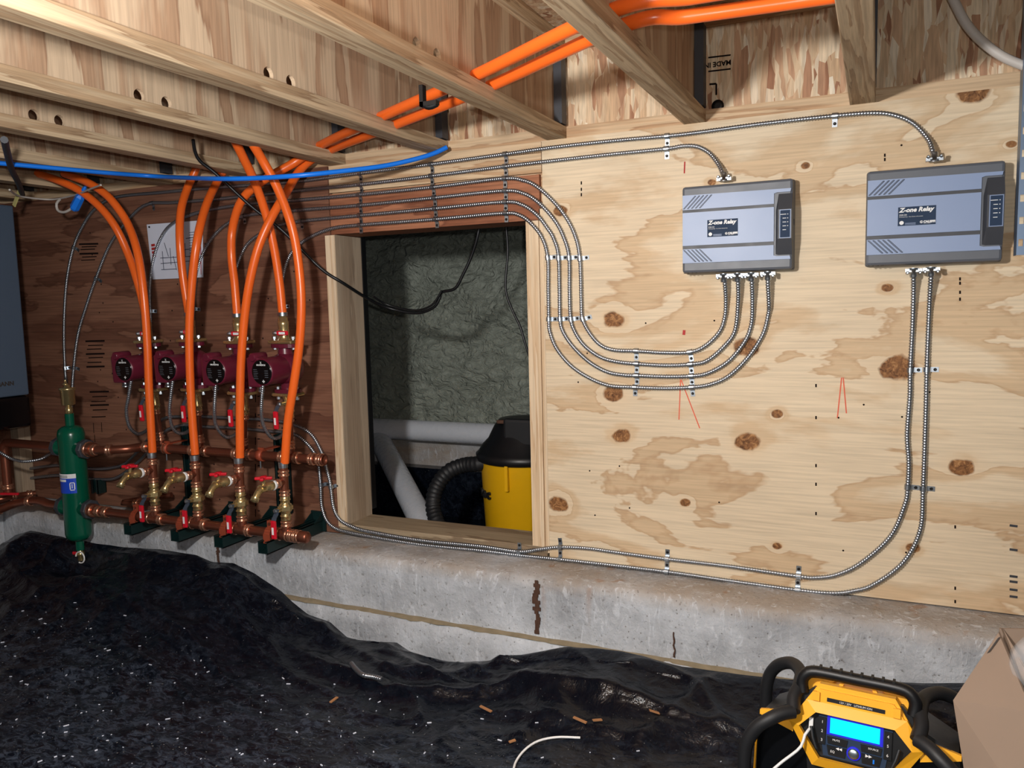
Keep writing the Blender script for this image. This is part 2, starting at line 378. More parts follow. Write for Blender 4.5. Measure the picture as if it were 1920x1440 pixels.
for y in (985, 1030, 1080, 1090, 1105, 1118): stroke([(1893, y), (1908, y+2)], .006, 'relay_groove', LW, 'ink_dash')
# stamped ink lines on the dark sheet (illegible)
for (x0, x1, ys) in ((148, 184, (458, 463, 468, 476, 482, 488)), (160, 196, (640, 648, 655, 664, 671, 680, 688)), (168, 204, (735, 744, 753, 760, 769, 782))):
    for i, y in enumerate(ys): stroke([(x0+(i*5) % 7, y), (x1-(i*3) % 9, y-1)], .004+.003*(i % 3 == 0), 'stamp_ink', LW, 'ink_line', .001)
for x, y0, y1 in ((175, 793, 812), (190, 792, 810), (177, 815, 829)): stroke([(x, y0), (x+1, y1)], .003, 'stamp_ink', LW, 'ink_line', .001)
for y in (740, 775, 820, 870, 935, 955): stroke([(479, y), (479, y+14)], .004, 'stamp_ink', LW, 'ink_line', .001)
for y in (740, 775, 820, 870, 935, 955): stroke([(483, y+3), (487, y+3)], .004, 'stamp_ink', LW, 'ink_line', .001)
# left wall
MB().box((XC-.04, -2.6, .2), (XC, .02, 1.607)).build('wall_left', 'plywood_red')
bpy.data.objects['wall_left']['kind'] = 'structure'
tag(MB().box((XC, -.06, LEDGE), (XC+.05, -.004, 1.5)).build('trim_1', 'lumber_grey'), kind='structure')
# foundation: concrete ledge and footing with an uneven surface
def rough_prism(prof, x0, x1, nx, amp, fr, seed):
    mb = MB(); rows = []
    fine = []
    for (a, b) in zip(prof, prof[1:]):
        n = max(1, int(math.hypot(a[0]-b[0], a[1]-b[1])/.03))
        for k in range(n): fine.append((a[0]+(b[0]-a[0])*k/n, a[1]+(b[1]-a[1])*k/n))
    fine.append(prof[-1])
    for i in range(nx+1):
        x = x0+(x1-x0)*i/nx
        row = []
        for (y, z) in fine:
            d = noise.fractal(V(x*fr, y*fr+seed, z*fr), .8, 2., 4)*amp
            row.append(V(x, y-d, z-abs(d)*.3))
        rows.append(row)
    k = len(fine); vs = [p for r in rows for p in r]
    mb.add(vs, [(i*k+j, i*k+j+1, (i+1)*k+j+1, (i+1)*k+j) for i in range(nx) for j in range(k-1)], True)
    return mb
LF = -.165
prof = [(.19, LEDGE), (-.09, LEDGE), (LF+.018, LEDGE-.003), (LF+.004, LEDGE-.014), (LF, LEDGE-.035), (LF, .1), (LF-.004, .085)]
wf = rough_prism(prof, XC-.2, 1.3, 260, .007, 7, 0).build('wall_foundation', 'concrete'); tag(wf, 'grey concrete foundation ledge below the plywood', 'foundation', kind='structure')
prof2 = [(LF+.02, .115), (LF-.008, .115), (LF-.018, .105), (LF-.022, .08), (LF-.026, -.05)]
rough_prism(prof2, XC-.2, 1.3, 260, .012, 9, 5).build('footing', 'concrete', wf)
rough_prism([(LF+.01, .122), (LF-.012, .119), (LF-.014, .112)], XC-.2, .2, 200, .006, 14, 9).build('sand_line', 'sand', wf)
def stain(px, y0, y1, wd):
    a, b = P(px, y0, LF-.004), P(px+2, y1, LF-.004); mb = MB(); n = 16
    for i in range(n):
        t = i/n; p = a.lerp(b, t); q = a.lerp(b, (i+1)/n); ww = wd*(.5+.7*abs(noise.noise(V(px, t*7, 0)))*2)
        dx = noise.noise(V(px*3, t*5, 4))*wd*.6
        mb.prism([p+V(dx-ww/2, 0, 0), p+V(dx+ww/2, 0, 0), q+V(dx+ww/2, 0, 0), q+V(dx-ww/2, 0, 0)], (0, -.003, 0))
    mb.build('rust_streak', 'rust', wf)
stain(1006, 1088, 1188, .020); stain(408, 1020, 1055, .016); stain(1263, 1185, 1232, .006)
# left return of the foundation
MB().box((XC-.3, -2.6, -.05), (XC+.07, -.17, LEDGE)).build('foundation_return', 'concrete', wf)
tag(MB().box((-3.9, -3.2, -.12), (1.6, -.1, -.06)).build('floor', 'sand'), kind='structure')
# ceiling deck, rim board
tag(MB().box((-4.2, -3.2, 1.905), (1.6, .3, 1.925)).build('ceiling', 'osb_deck'), kind='structure')
JX = [-.0345-.406*k for k in range(9)]      # joist centre lines
JX[0] = (P(1598, 190).x+P(1637, 185).x)/2
JX[1] = P(1322, 222).x-.03; JX[2] = P(1060, 262).x-.03; JX[3] = P(838, 288).x-.03; JX[4] = P(645, 313).x-.03
for k in range(5, 9): JX[k] = JX[4]-.404*(k-4)
rim = thing('rim_joist', (0, 0, PLY_TOP), 'strand board rim joist closing the joist ends above the plywood', 'rim joist')
MB().box((-4, .012, PLY_TOP), (1.4, .06, PLY_TOP+.036)).build('bottom_flange', 'lumber_x', rim)
MB().box((-4, .012, 1.866), (1.4, .06, 1.904)).build('top_flange', 'lumber_x', rim)
edges = [1.4]+[x for x in JX]+[-4]
for a, b in zip(edges, edges[1:]): MB().box((b+.006, .03, PLY_TOP+.036), (a-.006, .045, 1.866)).build('web_panel', 'osb', rim)
Mt = Matrix.Translation(P(1371, 112, .028)) @ Matrix.Rotation(math.pi, 4, 'Y') @ Matrix.Rotation(math.pi/2, 4, 'X')
t_ = text('stamp_lettering', 'MADE IN', .0185, 'stamp_ink', None, Mt, .0005, bold=.0005); t_.parent = rim; t_.location = -ORIGIN[rim.name]
for y in (108, 134): stroke([(1328, y), (1370, y-5)], .004, 'stamp_ink', rim, 'stamp_line', .028)
stroke([(1330, 158), (1343, 157), (1343, 178)], .005, 'stamp_ink', rim, 'stamp_line', .028)
MB().lathe(P(1346, 199, .03), (0, -1, 0), [(0, .017), (.004, .017), (.005, .008)], 14).build('knockout', 'black', rim)
# joists
def web_mesh(x, holes):
    bm = bmesh.new(); z0, z1, y0, y1 = PLY_TOP+.034, 1.872, -3.1, .028
    def loop(pts):
        v = [bm.verts.new((x, a, b)) for a, b in pts]
        for i in range(len(v)): bm.edges.new((v[i], v[(i+1) % len(v)]))
    loop([(y0, z0), (y1, z0), (y1, z1), (y0, z1)])
    for (hy, hz, hr) in holes: loop([(hy+hr*math.cos(k*math.pi/8), hz+hr*math.sin(k*math.pi/8)) for k in range(16)])
    bmesh.ops.triangle_fill(bm, use_beauty=True, use_dissolve=False, edges=bm.edges[:])
    g = bmesh.ops.extrude_face_region(bm, geom=bm.faces[:])
    bmesh.ops.translate(bm, vec=(-.011, 0, 0), verts=[q for q in g['geom'] if isinstance(q, bmesh.types.BMVert)])
    bm.verts.index_update(); mb = MB().add([q.co.copy() for q in bm.verts], [tuple(q.index for q in f.verts) for f in bm.faces]); bm.free(); return mb
# orange pair running through the joists: hole centres at each web
def on_web(px, py, j): p = PX(px, py, JX[j]+.0055); return p
pipeU = [on_web(1147, 20, 1), on_web(887, 143, 2), on_web(712, 220, 3), on_web(598, 274, 4)]
pipeL = [on_web(1168, 48, 1), on_web(915, 163, 2), on_web(735, 236, 3), on_web(615, 283, 4)]
HOLE = {1: [], 2: [(782, 90), (820, 108)], 3: [(504, 151), (546, 169)], 4: [(262, 195), (313, 207)], 5: [(65, 233), (113, 242)], 6: [], 7: [], 8: [], 0: []}
JL = ['floor joist seen straight on from below, right of the marked strand board', 'floor joist just left of the stamped strand board, pierced by both orange pipes',
      'floor joist clamped with a black pipe bracket, orange pipes passing through its web', 'floor joist whose far end meets the tip of the blue cable',
      'floor joist that the orange pair passes last before dropping to the pumps', 'floor joist from beside which the black cord drops',
      'floor joist just above the blue cable at the upper left', 'floor joist above the left pair of orange pipes', 'floor joist nearest the grey boiler cabinet in the corner']
WEBJ = []
for k, x in enumerate(JX):
    j = thing('floor_joist', (x, -1.5, PLY_TOP), JL[k], 'joist', 'floor joists overhead')
    MB().box((x-.03, -3.1, PLY_TOP), (x+.03, .011, PLY_TOP+.036), bev=.002).build('bottom_flange', 'lumber_y', j)
    MB().box((x-.03, -3.1, 1.868), (x+.03, .011, 1.904)).build('top_flange', 'lumber_y', j)
    holes = []
    for (px, py) in HOLE[k]:
        p = PX(px, py, x+.0055); holes.append((p.y, max(p.z, PLY_TOP+.0525), .0165))
    if 1 <= k <= 4: holes += [(pipeU[k-1].y, pipeU[k-1].z, .0175), (pipeL[k-1].y, pipeL[k-1].z, .0175)]
    ok = []
    for h in holes:
        if PLY_TOP+.034+h[2] < h[1] < 1.872-h[2] and all(math.hypot(h[0]-g[0], h[1]-g[1]) > h[2]+g[2] for g in ok): ok.append(h)
    web_mesh(x+.0055, ok).build('web', 'web_plywood', j)
    MB().box((x-.031, -.028, PLY_TOP+.04), (x-.0065, .010, 1.864)).box((x+.0065, -.028, PLY_TOP+.04), (x+.031, .010, 1.864)).build('end_stiffener', 'relay_groove', j)
# ================================================================== BACK SPACE BEYOND THE OPENING
FY = 1.25
mb = MB(); nx, nz = 110, 70; x0, x1, z0, z1 = -3.4, -.2, .42, 2.0
vs = []
for i in range(nx+1):
    for k in range(nz+1):
        x = x0+(x1-x0)*i/nx; z = z0+(z1-z0)*k/nz
        d = noise.fractal(V(x*3.2, 2, z*4), .9, 2., 3)*.035+noise.fractal(V(x*14, 5, z*22), .9, 2., 3)*.010
        vs.append(V(x, FY-d, z))
mb.add(vs, [(i*(nz+1)+k, (i+1)*(nz+1)+k, (i+1)*(nz+1)+k+1, i*(nz+1)+k+1) for i in range(nx) for k in range(nz)], True)
tag(mb.build('wall_far', 'spray_foam', None, fix=False), 'wall sprayed with lumpy grey-green foam beyond the opening', 'wall', kind='structure')
MB().box((x0, FY-.05, .30), (x1, FY+.1, .45)).build('foam_plinth', 'concrete', bpy.data.objects['wall_far'])
MB().box((x0, FY-.12, 0), (x1, FY+.1, .30)).build('sheeted_base', 'polythene', bpy.data.objects['wall_far'])
tag(MB().box((-4, .19, .04), (.5, FY+.1, .06)).build('floor', 'polythene'), kind='structure')
MB().box((x0-.3, .16, 1.95), (x1+.3, FY+.1, 2.0)).build('ceiling', 'black'); bpy.data.objects['ceiling.001']['kind'] = 'structure'
# white drain pipes
py = FY-.13
a, b = P(660, 812, py), P(1010, 806, py); z_ = (a.z+b.z)/2
mb = MB().cyl((a.x-.6, py, z_), (b.x+.8, py, z_), .052, 24)
o = mb.build('drain_pipe', 'white_pvc'); tag(o, 'horizontal white plastic drain pipe along the base of the foam', 'pipe')
q0, q1 = P(716, 832, py-.06), P(790, 975, .42)
dr = (q1-q0).normalized()
tag(MB().lathe(q0-dr*.1, dr, [(0, .052), ((q1-q0).length+.22, .052)], 24).build('drain_pipe', 'white_pvc'), 'slanting white plastic drain pipe coming toward the opening', 'pipe')
# wet vac
vy = .52; vx = P(914, 905, vy).x+.165
vac = thing('wet_vacuum', (vx, vy, .06), 'yellow wet and dry vacuum with black lid behind the opening', 'vacuum')
zl = P(935, 862, vy-.1).z; zt_ = P(975, 786, vy).z
dm = MB().lathe((vx, vy, .08), ZA, [(0, .145), (.01, .152), (zl-.09, .172), (zl-.08, .176)], 36).build('drum', 'vac_yellow', vac)
MB().lathe((vx, vy, zl-.01), ZA, [(0, .178), (.006, .188), (.028, .190), (.036, .180), (.06, .165), (.085, .14), (zt_-zl-.01, .115), (zt_-zl+.015, .095), (zt_-zl+.025, .02)], 36).build('lid', 'black', vac)
MB().box((vx-.03, vy-.13, zl+.06), (vx+.10, vy-.05, zt_+.02), bev=.012).build('switch_housing', 'rubber', vac)
MB().box((vx-.06, vy-.12, zt_-.002), (vx-.03, vy-.105, zt_+.012), bev=.004).build('switch', 'rust', vac)
MB().box((vx+.0, vy-.186, zl-.10), (vx+.012, vy-.165, zl-.0)).build('latch', 'vac_yellow', vac)
for k, ch in enumerate('vac'):
    ang = math.radians(-143+k*11)
    M = Matrix.Translation((vx+.171*math.cos(ang), vy+.171*math.sin(ang), P(925, 930, vy-.1).z)) @ Matrix.Rotation(ang+math.pi/2, 4, 'Z') @ Matrix.Rotation(math.pi/2, 4, 'X')
    t_ = text('lettering', ch, .055, 'black', vac, M, .004, 'CENTER', bold=.0015); t_.location = -ORIGIN[vac.name]
hp = spline([P(935, 850, vy-.05)+V(-.02, 0, -.0), P(905, 868, vy-.1), P(870, 872, vy-.1), P(840, 885, vy-.12), P(818, 915, vy-.14), P(812, 950, vy-.16), P(822, 985, vy-.2), P(840, 1005, vy-.2)], .006)
MB().tube(hp, .03, 12, lambda i: .031 if i % 3 else .027).build('hose', 'rubber', vac)
# ================================================================== TUBES AND CABLES
def cable_thing(name, pts, r, mat, label, cat='cable', seg=8, step=.012):
    o = MB().tube(spline(pts, step), r, seg).build(name, mat); return tag(o, label, cat)
MCR = .0069
def strap(parent, p, tan, tab):
    """one-hole strap: saddle over the cable, flat tab with a screw"""
    t = Vector(tan).normalized(); n = V(0, -1, 0); t = (t-n*t.dot(n)).normalized(); s_ = n.cross(t)
    if s_.dot(Vector(tab)) < 0: s_ = -s_
    base = V(p.x, 0, p.z); c = V(p.x, p.y, p.z); mb = MB(); wd = .0065; R = MCR+.0014
    prof = []
    for k in range(9):
        a = math.pi*k/8; prof.append((-math.cos(a)*R, math.sin(a)*R-p.y))
    prof = [(-R, .0005)]+prof+[(R, .0015), (R+.019, .0015), (R+.019, .0005)]
    poly = [base+s_*u+n*h - t*wd for u, h in prof]; poly2 = [q+t*2*wd for q in poly]
    k = len(poly); mb.add(poly+poly2, [(i, i+1, k+i+1, k+i) for i in range(k-1)])
    o = mb.build('strap', 'galvanised', parent, fix=False)
    MB().lathe(base+s_*(R+.0105)+n*.001, n, [(0, .0042), (.003, .004), (.0045, .002)], 8).build('screw', 'black', o)
def mc_cable(name, pts, label, straps=(), ends=()):
    path = spline(pts, .0024); mb = MB()
    rr = (MCR*.94, MCR, MCR*.66)
    mb.tube(path, MCR, 8, lambda i: rr[i % 3])
    o = mb.build(name, 'steel', None); tag(o, label, 'cable', 'armoured cables on the wall')
    for (px, py, tab) in straps:
        q = P(px, py, -.008); i = min(range(len(path)), key=lambda k: (path[k].x-q.x)**2+(path[k].z-q.z)**2)
        strap(o, path[i], path[min(i+4, len(path)-1)]-path[max(i-4, 0)], tab)
    for (p, d) in ends:
        p = Vector(p); d = Vector(d); e = MB().lathe(p-d*.006, d, [(0, .0125), (.006, .0125), (.006, .0098), (.02, .0092), (.024, .0075)], 12)
        s_ = d.cross(YA).normalized()
        for k in (-1, 1): e.lathe(p+s_*.014*k+V(0, -.004, 0)+d*.006, V(0, -1, 0), [(0, .0045), (.010, .0042), (.012, .002)], 8)
        e.box((p.x-.019, p.y-.008, p.z-.004), (p.x+.019, p.y+.008, p.z+.004))
        e.build('connector', 'galvanised', o)
    return o
DN, UPW, RG = (0, 0, -1), (0, 0, 1), (1, 0, 0)
W = lambda L, Y=-.008: [P(x, y, Y) for x, y in L]
R1Y = -.034
c1 = W([(1752, 299), (1749, 285)], R1Y)+W([(1740, 261)], -.02)+W([(1713, 232), (1680, 217), (1640, 212), (1567, 217), (1423, 233), (1280, 252), (1150, 264), (1040, 276), (947, 289), (808, 308), (674, 325), (560, 340), (470, 347), (387, 353), (300, 361), (217, 370), (177, 393), (152, 430), (137, 467), (126, 520), (121, 580), (120, 640), (122, 692)])+W([(124, 720)], -.03)+[P(124, 746, -.12)]
mc_cable('armoured_cable', c1, 'topmost armoured cable, from top of the right relay box to the brass vent',
         [(1565, 217, DN), (1250, 256, DN), (947, 289, DN), (808, 308, DN), (674, 325, DN), (138, 465, RG), (122, 690, RG)], [(P(1752, 299, R1Y), ZA)])
c2 = W([(1358, 336), (1355, 325)], R1Y)+W([(1347, 308)], -.02)+W([(1330, 287), (1307, 275), (1280, 274), (1250, 279), (1150, 289), (1050, 300), (947, 312), (808, 330), (675, 346), (600, 353), (500, 364), (387, 375), (320, 380), (280, 382), (250, 402), (208, 456), (179, 525), (160, 580), (146, 629), (138, 692), (135, 752), (136, 840)])
mc_cable('armoured_cable', c2, 'armoured cable from top of left relay box to behind the green tank',
         [(1250, 279, DN), (947, 312, DN), (808, 330, DN), (675, 346, DN), (285, 382, DN), (180, 522, RG), (138, 690, RG)], [(P(1358, 336, R1Y), ZA)])
BY = -.034
def four(ends, mid, left, drop, loop, label, st):
    pts = W([ends[0], ends[1]], BY)+W([ends[2]], -.018)+W(mid)+W(left)+[P(x, y, Y) for x, y, Y in drop]+[P(x, y, Y) for x, y, Y in loop]
    mc_cable('armoured_cable', pts, label, st, [(P(*ends[0], BY), -ZA)])
four([(1357, 517), (1359, 530), (1361, 562)], [(1359, 594), (1349, 622), (1323, 648), (1294, 660), (1245, 661), (1193, 658), (1151, 656), (1125, 646), (1104, 622), (1092, 596), (1090, 565), (1089, 518), (1087, 482), (1081, 450), (1066, 415), (1040, 380), (1007, 350), (980, 338), (940, 335)],
     [(811, 351), (674, 365), (560, 375), (467, 382), (377, 397), (327, 417), (302, 446), (286, 495), (281, 546), (283, 600), (284, 640)],
     [(288, 700, -.012), (292, 750, -.02), (290, 785, -.06)], [(278, 804, -.13), (264, 813, -.18), (253, 811, -.21), (242, 798, -.235), (237, 772, -.25), (241, 745, -.253), (246, 714, -.253)],
     'innermost armoured cable of the bend below the left relay box, ending at the leftmost pump',
     [(1294, 660, DN), (1193, 658, DN), (1092, 598, RG), (1087, 484, RG), (946, 335, DN), (811, 351, DN), (674, 365, DN), (282, 583, RG)])
four([(1383, 516), (1384, 530), (1384, 570)], [(1378, 620), (1359, 648), (1326, 676), (1294, 683), (1247, 685), (1193, 682), (1156, 678), (1125, 669), (1096, 648), (1078, 622), (1070, 596), (1068, 544), (1067, 482), (1057, 445), (1040, 413), (1010, 380), (980, 362), (940, 358)],
     [(813, 371), (674, 385), (560, 394), (467, 403), (430, 417), (398, 446), (375, 490), (366, 540), (363, 590), (364, 640)],
     [(366, 700, -.012), (369, 750, -.02), (367, 785, -.06)], [(358, 804, -.13), (346, 812, -.18), (333, 811, -.21), (322, 798, -.235), (318, 772, -.25), (320, 745, -.253), (324, 714, -.253)],
     'second armoured cable of the bend below the left relay box, ending at the second pump',
     [(1294, 683, DN), (1193, 682, DN), (1070, 598, RG), (1067, 484, RG), (947, 358, DN), (813, 371, DN), (674, 385, DN), (455, 406, DN), (363, 579, RG)])
four([(1409, 515), (1410, 530), (1411, 565)], [(1409, 607), (1396, 641), (1365, 678), (1326, 700), (1294, 705), (1247, 706), (1193, 704), (1169, 703), (1138, 697), (1104, 678), (1073, 648), (1055, 620), (1050, 596), (1049, 544), (1047, 479), (1038, 447), (1028, 430), (1007, 403), (977, 383), (940, 379)],
     [(815, 391), (674, 404), (600, 411), (563, 415), (520, 423), (490, 437), (462, 460), (446, 495), (439, 531), (440, 575), (443, 620), (445, 650)],
     [(448, 700, -.012), (451, 750, -.02), (452, 790, -.06)], [(444, 812, -.13), (428, 820, -.18), (415, 813, -.21), (404, 795, -.235), (402, 772, -.25), (403, 745, -.253), (405, 714, -.253)],
     'third armoured cable of the bend below the left relay box, ending at the third pump',
     [(1295, 705, DN), (1193, 704, DN), (1050, 598, RG), (1047, 484, RG), (947, 379, DN), (815, 391, DN), (674, 404, DN), (563, 415, DN), (440, 574, RG)])
four([(1440, 513), (1440, 530), (1442, 570)], [(1441, 588), (1430, 628), (1401, 672), (1365, 706), (1331, 721), (1297, 726), (1247, 728), (1190, 726), (1143, 723), (1104, 708), (1070, 685), (1044, 654), (1031, 622), (1029, 596), (1028, 544), (1027, 484), (1017, 447), (997, 420), (973, 403), (940, 400)],
     [(817, 411), (674, 422), (620, 429), (577, 447), (555, 465), (543, 480), (534, 505), (529, 542), (530, 587), (532, 640)],
     [(535, 700, -.012), (538, 750, -.02), (538, 790, -.06)], [(531, 813, -.13), (517, 822, -.18), (504, 815, -.21), (493, 795, -.235), (490, 772, -.25), (491, 745, -.253), (494, 714, -.253)],
     'outermost armoured cable of the bend below the left relay box, ending at the rightmost pump',
     [(1297, 726, DN), (1190, 726, DN), (1029, 598, RG), (1027, 484, RG), (948, 400, DN), (817, 411, DN), (674, 422, DN), (531, 574, RG)])
e1 = W([(1713, 507), (1713, 520)], BY)+W([(1713, 550)], -.02)+W([(1711, 615), (1707, 693), (1706, 743), (1701, 816), (1704, 867), (1702, 913), (1697, 945), (1670, 1005), (1615, 1055), (1570, 1077), (1530, 1083), (1494, 1080), (1369, 1062), (1250, 1048), (1166, 1037), (1100, 1028), (1047, 1026), (1010, 1030), (972, 1034)])+W([(900, 1024), (789, 1013), (690, 996), (660, 987), (637, 974), (625, 950), (619, 906), (612, 877), (604, 850), (583, 814), (550, 796), (500, 787), (458, 785), (379, 781), (342, 781), (304, 787), (275, 827), (237, 867), (210, 877), (185, 879), (150, 877), (112, 872), (60, 878), (12, 885), (-40, 890)], -.018)
mc_cable('armoured_cable', e1, 'upper armoured cable of the pair sweeping down from the right relay box',
         [(1707, 693, RG), (1702, 913, RG), (1496, 1080, UPW), (1250, 1048, UPW), (1050, 1026, UPW), (973, 1034, UPW), (619, 912, RG)], [(P(1713, 507, BY), -ZA)])
e2 = W([(1746, 505), (1746, 520)], BY)+W([(1744, 550)], -.02)+W([(1742, 592), (1738, 693), (1736, 775), (1731, 917), (1725, 995), (1693, 1055), (1638, 1096), (1600, 1108), (1560, 1112), (1494, 1106), (1369, 1089), (1250, 1072), (1150, 1060), (1050, 1049), (972, 1041)], -.008)+W([(900, 1032), (789, 1021), (690, 1005), (650, 997), (628, 990), (612, 975), (603, 947), (601, 910), (597, 870), (590, 850), (571, 827), (548, 813), (500, 808), (437, 802), (379, 800), (354, 797), (331, 800), (306, 812), (275, 850), (246, 877), (217, 896), (190, 899), (150, 896), (112, 891), (62, 896), (12, 903), (-40, 910)], -.018)
mc_cable('armoured_cable', e2, 'lower armoured cable of the pair sweeping down from the right relay box',
         [(1738, 693, RG), (1731, 917, RG), (1496, 1106, UPW), (1250, 1072, UPW), (1050, 1049, UPW), (602, 908, RG)], [(P(1746, 505, BY), -ZA)])
mc_cable('armoured_cable', [P(-30, 830, -.3), P(0, 848, -.28), P(22, 860, -.26), P(45, 865, -.24), P(75, 861, -.2), P(92, 852, -.16), P(118, 838, -.08)], 'short armoured cable sagging in front of the pipe left of the green tank')
# orange heating tubes
YU, Zu = -.13, .605
SUP = [(266, 602), (345, 592), (433, 588), (521, 582)]
pc = [P(x, y, -.148) for x, y in ((283, 685), (363, 684), (452, 689), (537, 690))]
xu = [P(a, y, YU).x for a, y in ((302, 838), (375, 838), (457, 846), (545, 855))]
LEAN = []
for k in range(4): LEAN.append(Matrix.Identity(3).to_quaternion().slerp(ZA.rotation_difference((P(*SUP[k], -.165)-V(xu[k], YU, Zu+.04)).normalized()), .45))
TOPS = [pc[k]+(LEAN[k] @ ZA)*.184 for k in range(4)]
def to_pump(pts, k):
    dl = TOPS[k]-pts[-1]; w_ = (1, .85, .45, .15)
    return [p+dl*w_[len(pts)-1-i] if len(pts)-1-i < 4 else p for i, p in enumerate(pts)]
OR_ = .0142
def pex(pts, label): return tag(MB().tube(spline(pts, .012), OR_, 14).build('orange_pipe', 'orange'), label, 'pipe', 'orange heating pipes')
YR, YP = -.25, -.165
far = lambda px, py, X: PX(px, py, X)
pex(to_pump([PD(1600, -52, 1.36), PD(1450, -30, 1.41), PD(1300, -6, 1.45)]+pipeU[:4]+[P(550, 306, -.115), P(487, 343, -.165), P(452, 378, -.175), P(434, 430, -.16), P(429, 480, -.17), P(430, 530, -.165), P(433, 588, -.165)], 2),
    'upper orange pipe of the overhead pair, dropping to the third pump')
pex([PD(1640, -20, 1.43), PD(1490, 3, 1.48), PD(1290, 31, 1.53)]+pipeL[:4]+[P(568, 313, -.075), P(536, 362, -.16), P(507, 412, -.215), P(484, 465, -.24), P(468, 530, -.25), P(458, 600, -.25), P(452, 680, YR), P(450, 760, YR), P(450, 858, YR)],
    'lower orange pipe of the overhead pair, dropping to the third lower branch')
pex(to_pump([P(420, 215, -.42), P(440, 262, -.36), P(456, 295, -.31), P(477, 340, -.25), P(497, 400, -.2), P(508, 455, -.18), P(515, 520, -.168), P(520, 582, -.165)], 3), 'orange pipe descending into the rightmost pump')
pex([P(452, 235, -.42), P(474, 270, -.38), P(492, 300, -.34), P(520, 352, -.3), P(545, 418, -.26), P(558, 480, -.25), P(565, 560, -.25), P(562, 640, -.25), P(551, 720, YR), P(540, 790, YR), P(534, 868, YR)],
    'rightmost orange pipe, dropping past the pumps to the fourth lower branch')
pex(to_pump([P(376, 296, -.045), P(364, 325, -.05), P(351, 354, -.075), P(338, 395, -.13), P(333, 450, -.165), P(335, 520, -.165), P(345, 592, -.165)], 1), 'orange pipe in front of the pinned paper, feeding the second pump')
pex([P(436, 285, -.05), P(418, 322, -.06), P(404, 347, -.09), P(385, 390, -.17), P(370, 450, -.24), P(360, 530, -.25), P(355, 620, YR), P(357, 720, YR), P(361, 790, YR), P(366, 852, YR)],
    'orange pipe crossing right edge of the pinned paper to the second lower branch')
pex(to_pump([P(70, 325, -.25), P(113, 340, -.24), P(150, 358, -.22), P(187, 388, -.2), P(216, 425, -.18), P(238, 475, -.16), P(254, 530, -.165), P(262, 575, -.165), P(266, 602, -.165)], 0), 'leftmost orange pipe, curving down into the leftmost pump')
pex([P(120, 325, -.25), P(160, 340, -.25), P(190, 358, -.24), P(214, 381, -.23), P(240, 421, -.22), P(258, 475, -.24), P(269, 550, -.25), P(276, 640, YR), P(280, 740, YR), P(286, 848, YR)],
    'second orange pipe from the left, curving down to the first lower branch')
# black pipe bracket on the joist
bk = PX(826, 178, JX[2]-.03)
MB_ = MB().box((bk.x-.05, bk.y-.012, bk.z-.022), (bk.x-.006, bk.y+.004, bk.z-.012)).box((bk.x-.05, bk.y-.012, bk.z-.022), (bk.x-.04, bk.y+.004, bk.z+.026)).tube(spline([bk+V(-.045, -.004, .02), bk+V(-.046, -.004, -.01), bk+V(-.03, -.004, -.024), bk+V(-.008, -.004, -.02)], .006), .007, 8)
tag(MB_.build('pipe_bracket', 'black'), 'black plastic pipe bracket on the joist beside the orange pair', 'bracket')
# loose cables
zc = 1.592
bl = [PZ(x, y, zc) for x, y in ((-60, 300), (0, 306), (100, 315), (200, 324), (300, 331))]
bl += [P(400, 335, -.38), P(480, 334, -.38), P(560, 329, -.36), P(640, 321, -.27), P(720, 311, -.17), P(780, 298, -.10), P(815, 287, -.06), P(838, 276, -.035)]
cable_thing('blue_cable', bl, .0075, 'blue', 'bright blue cable strung below the joists across the upper left')
cable_thing('black_cord', [P(362, 262, -.36), P(366, 285, -.34), P(376, 303, -.32), P(405, 326, -.28), P(470, 386, -.2), P(530, 433, -.13), P(600, 502, -.06), P(642, 530, -.02), P(690, 560, .1), P(730, 578, .18), P(780, 587, .2), P(812, 577, .2), P(824, 560, .2), P(828, 548, .2), P(853, 541, .2), P(868, 515, .2), P(884, 480, .2), P(896, 440, .19), P(900, 400, .19), P(903, 300, .19), P(904, 96, .19)], .0055, 'black', 'black cord sagging from the joists across the left jamb into the opening', 'cord')
cable_thing('black_cord', [P(700, 556, .13), P(728, 572, .18), P(778, 582, .19), P(808, 573, .19), P(822, 556, .19), P(828, 545, .19)], .004, 'black', 'short black cord doubled over the sagging cord in the opening', 'cord')
cable_thing('black_cord', [P(941, 96, .24), P(945, 300, .24), P(948, 410, .24), P(952, 470, .25), P(948, 540, .25), P(960, 580, .25), P(975, 612, .25), P(985, 645, .25), P(1000, 690, .26)], .0045, 'black', 'black cord hanging beside the right jamb inside the opening', 'cord')
cable_thing('white_wire', [PZ(x, y, 1.565) for x, y in ((18, 356), (30, 365), (49, 370), (97, 374), (139, 366), (168, 355), (189, 347))], .0035, 'grey_cord', 'thin white wire hanging below the joists at the far left', 'wire')
cable_thing('grey_wire', [P(112, 374, -.22), P(106, 382, -.22), P(108, 394, -.22), P(118, 398, -.22), P(128, 395, -.22), P(136, 389, -.22)], .005, 'grey_cord', 'grey wire loop ending in the blue connector', 'wire')
bc = thing('wire_connector', P(139, 392, -.22), 'blue push-on wire connector hanging by the left orange pipes', 'connector')
pa, pb = P(138, 393, -.22), P(152, 366, -.22)
MB().lathe(pa, pb-pa, [(0, .013), (.008, .017), ((pb-pa).length-.01, .016), ((pb-pa).length, .010)], 6, False).build('shell', 'blue', bc)
MB().lathe(pb, pb-pa, [(0, .008), (.03, .008), (.04, .004)], 8).build('cap', 'blue', bc)
cable_thing('grey_cable', [PZ(8, 262, 1.598), PZ(14, 288, 1.592), PZ(22, 318, 1.585), PZ(34, 342, 1.582), PZ(42, 365, 1.58)], .010, 'relay_groove', 'grey cable looping down across the joists at the far left')
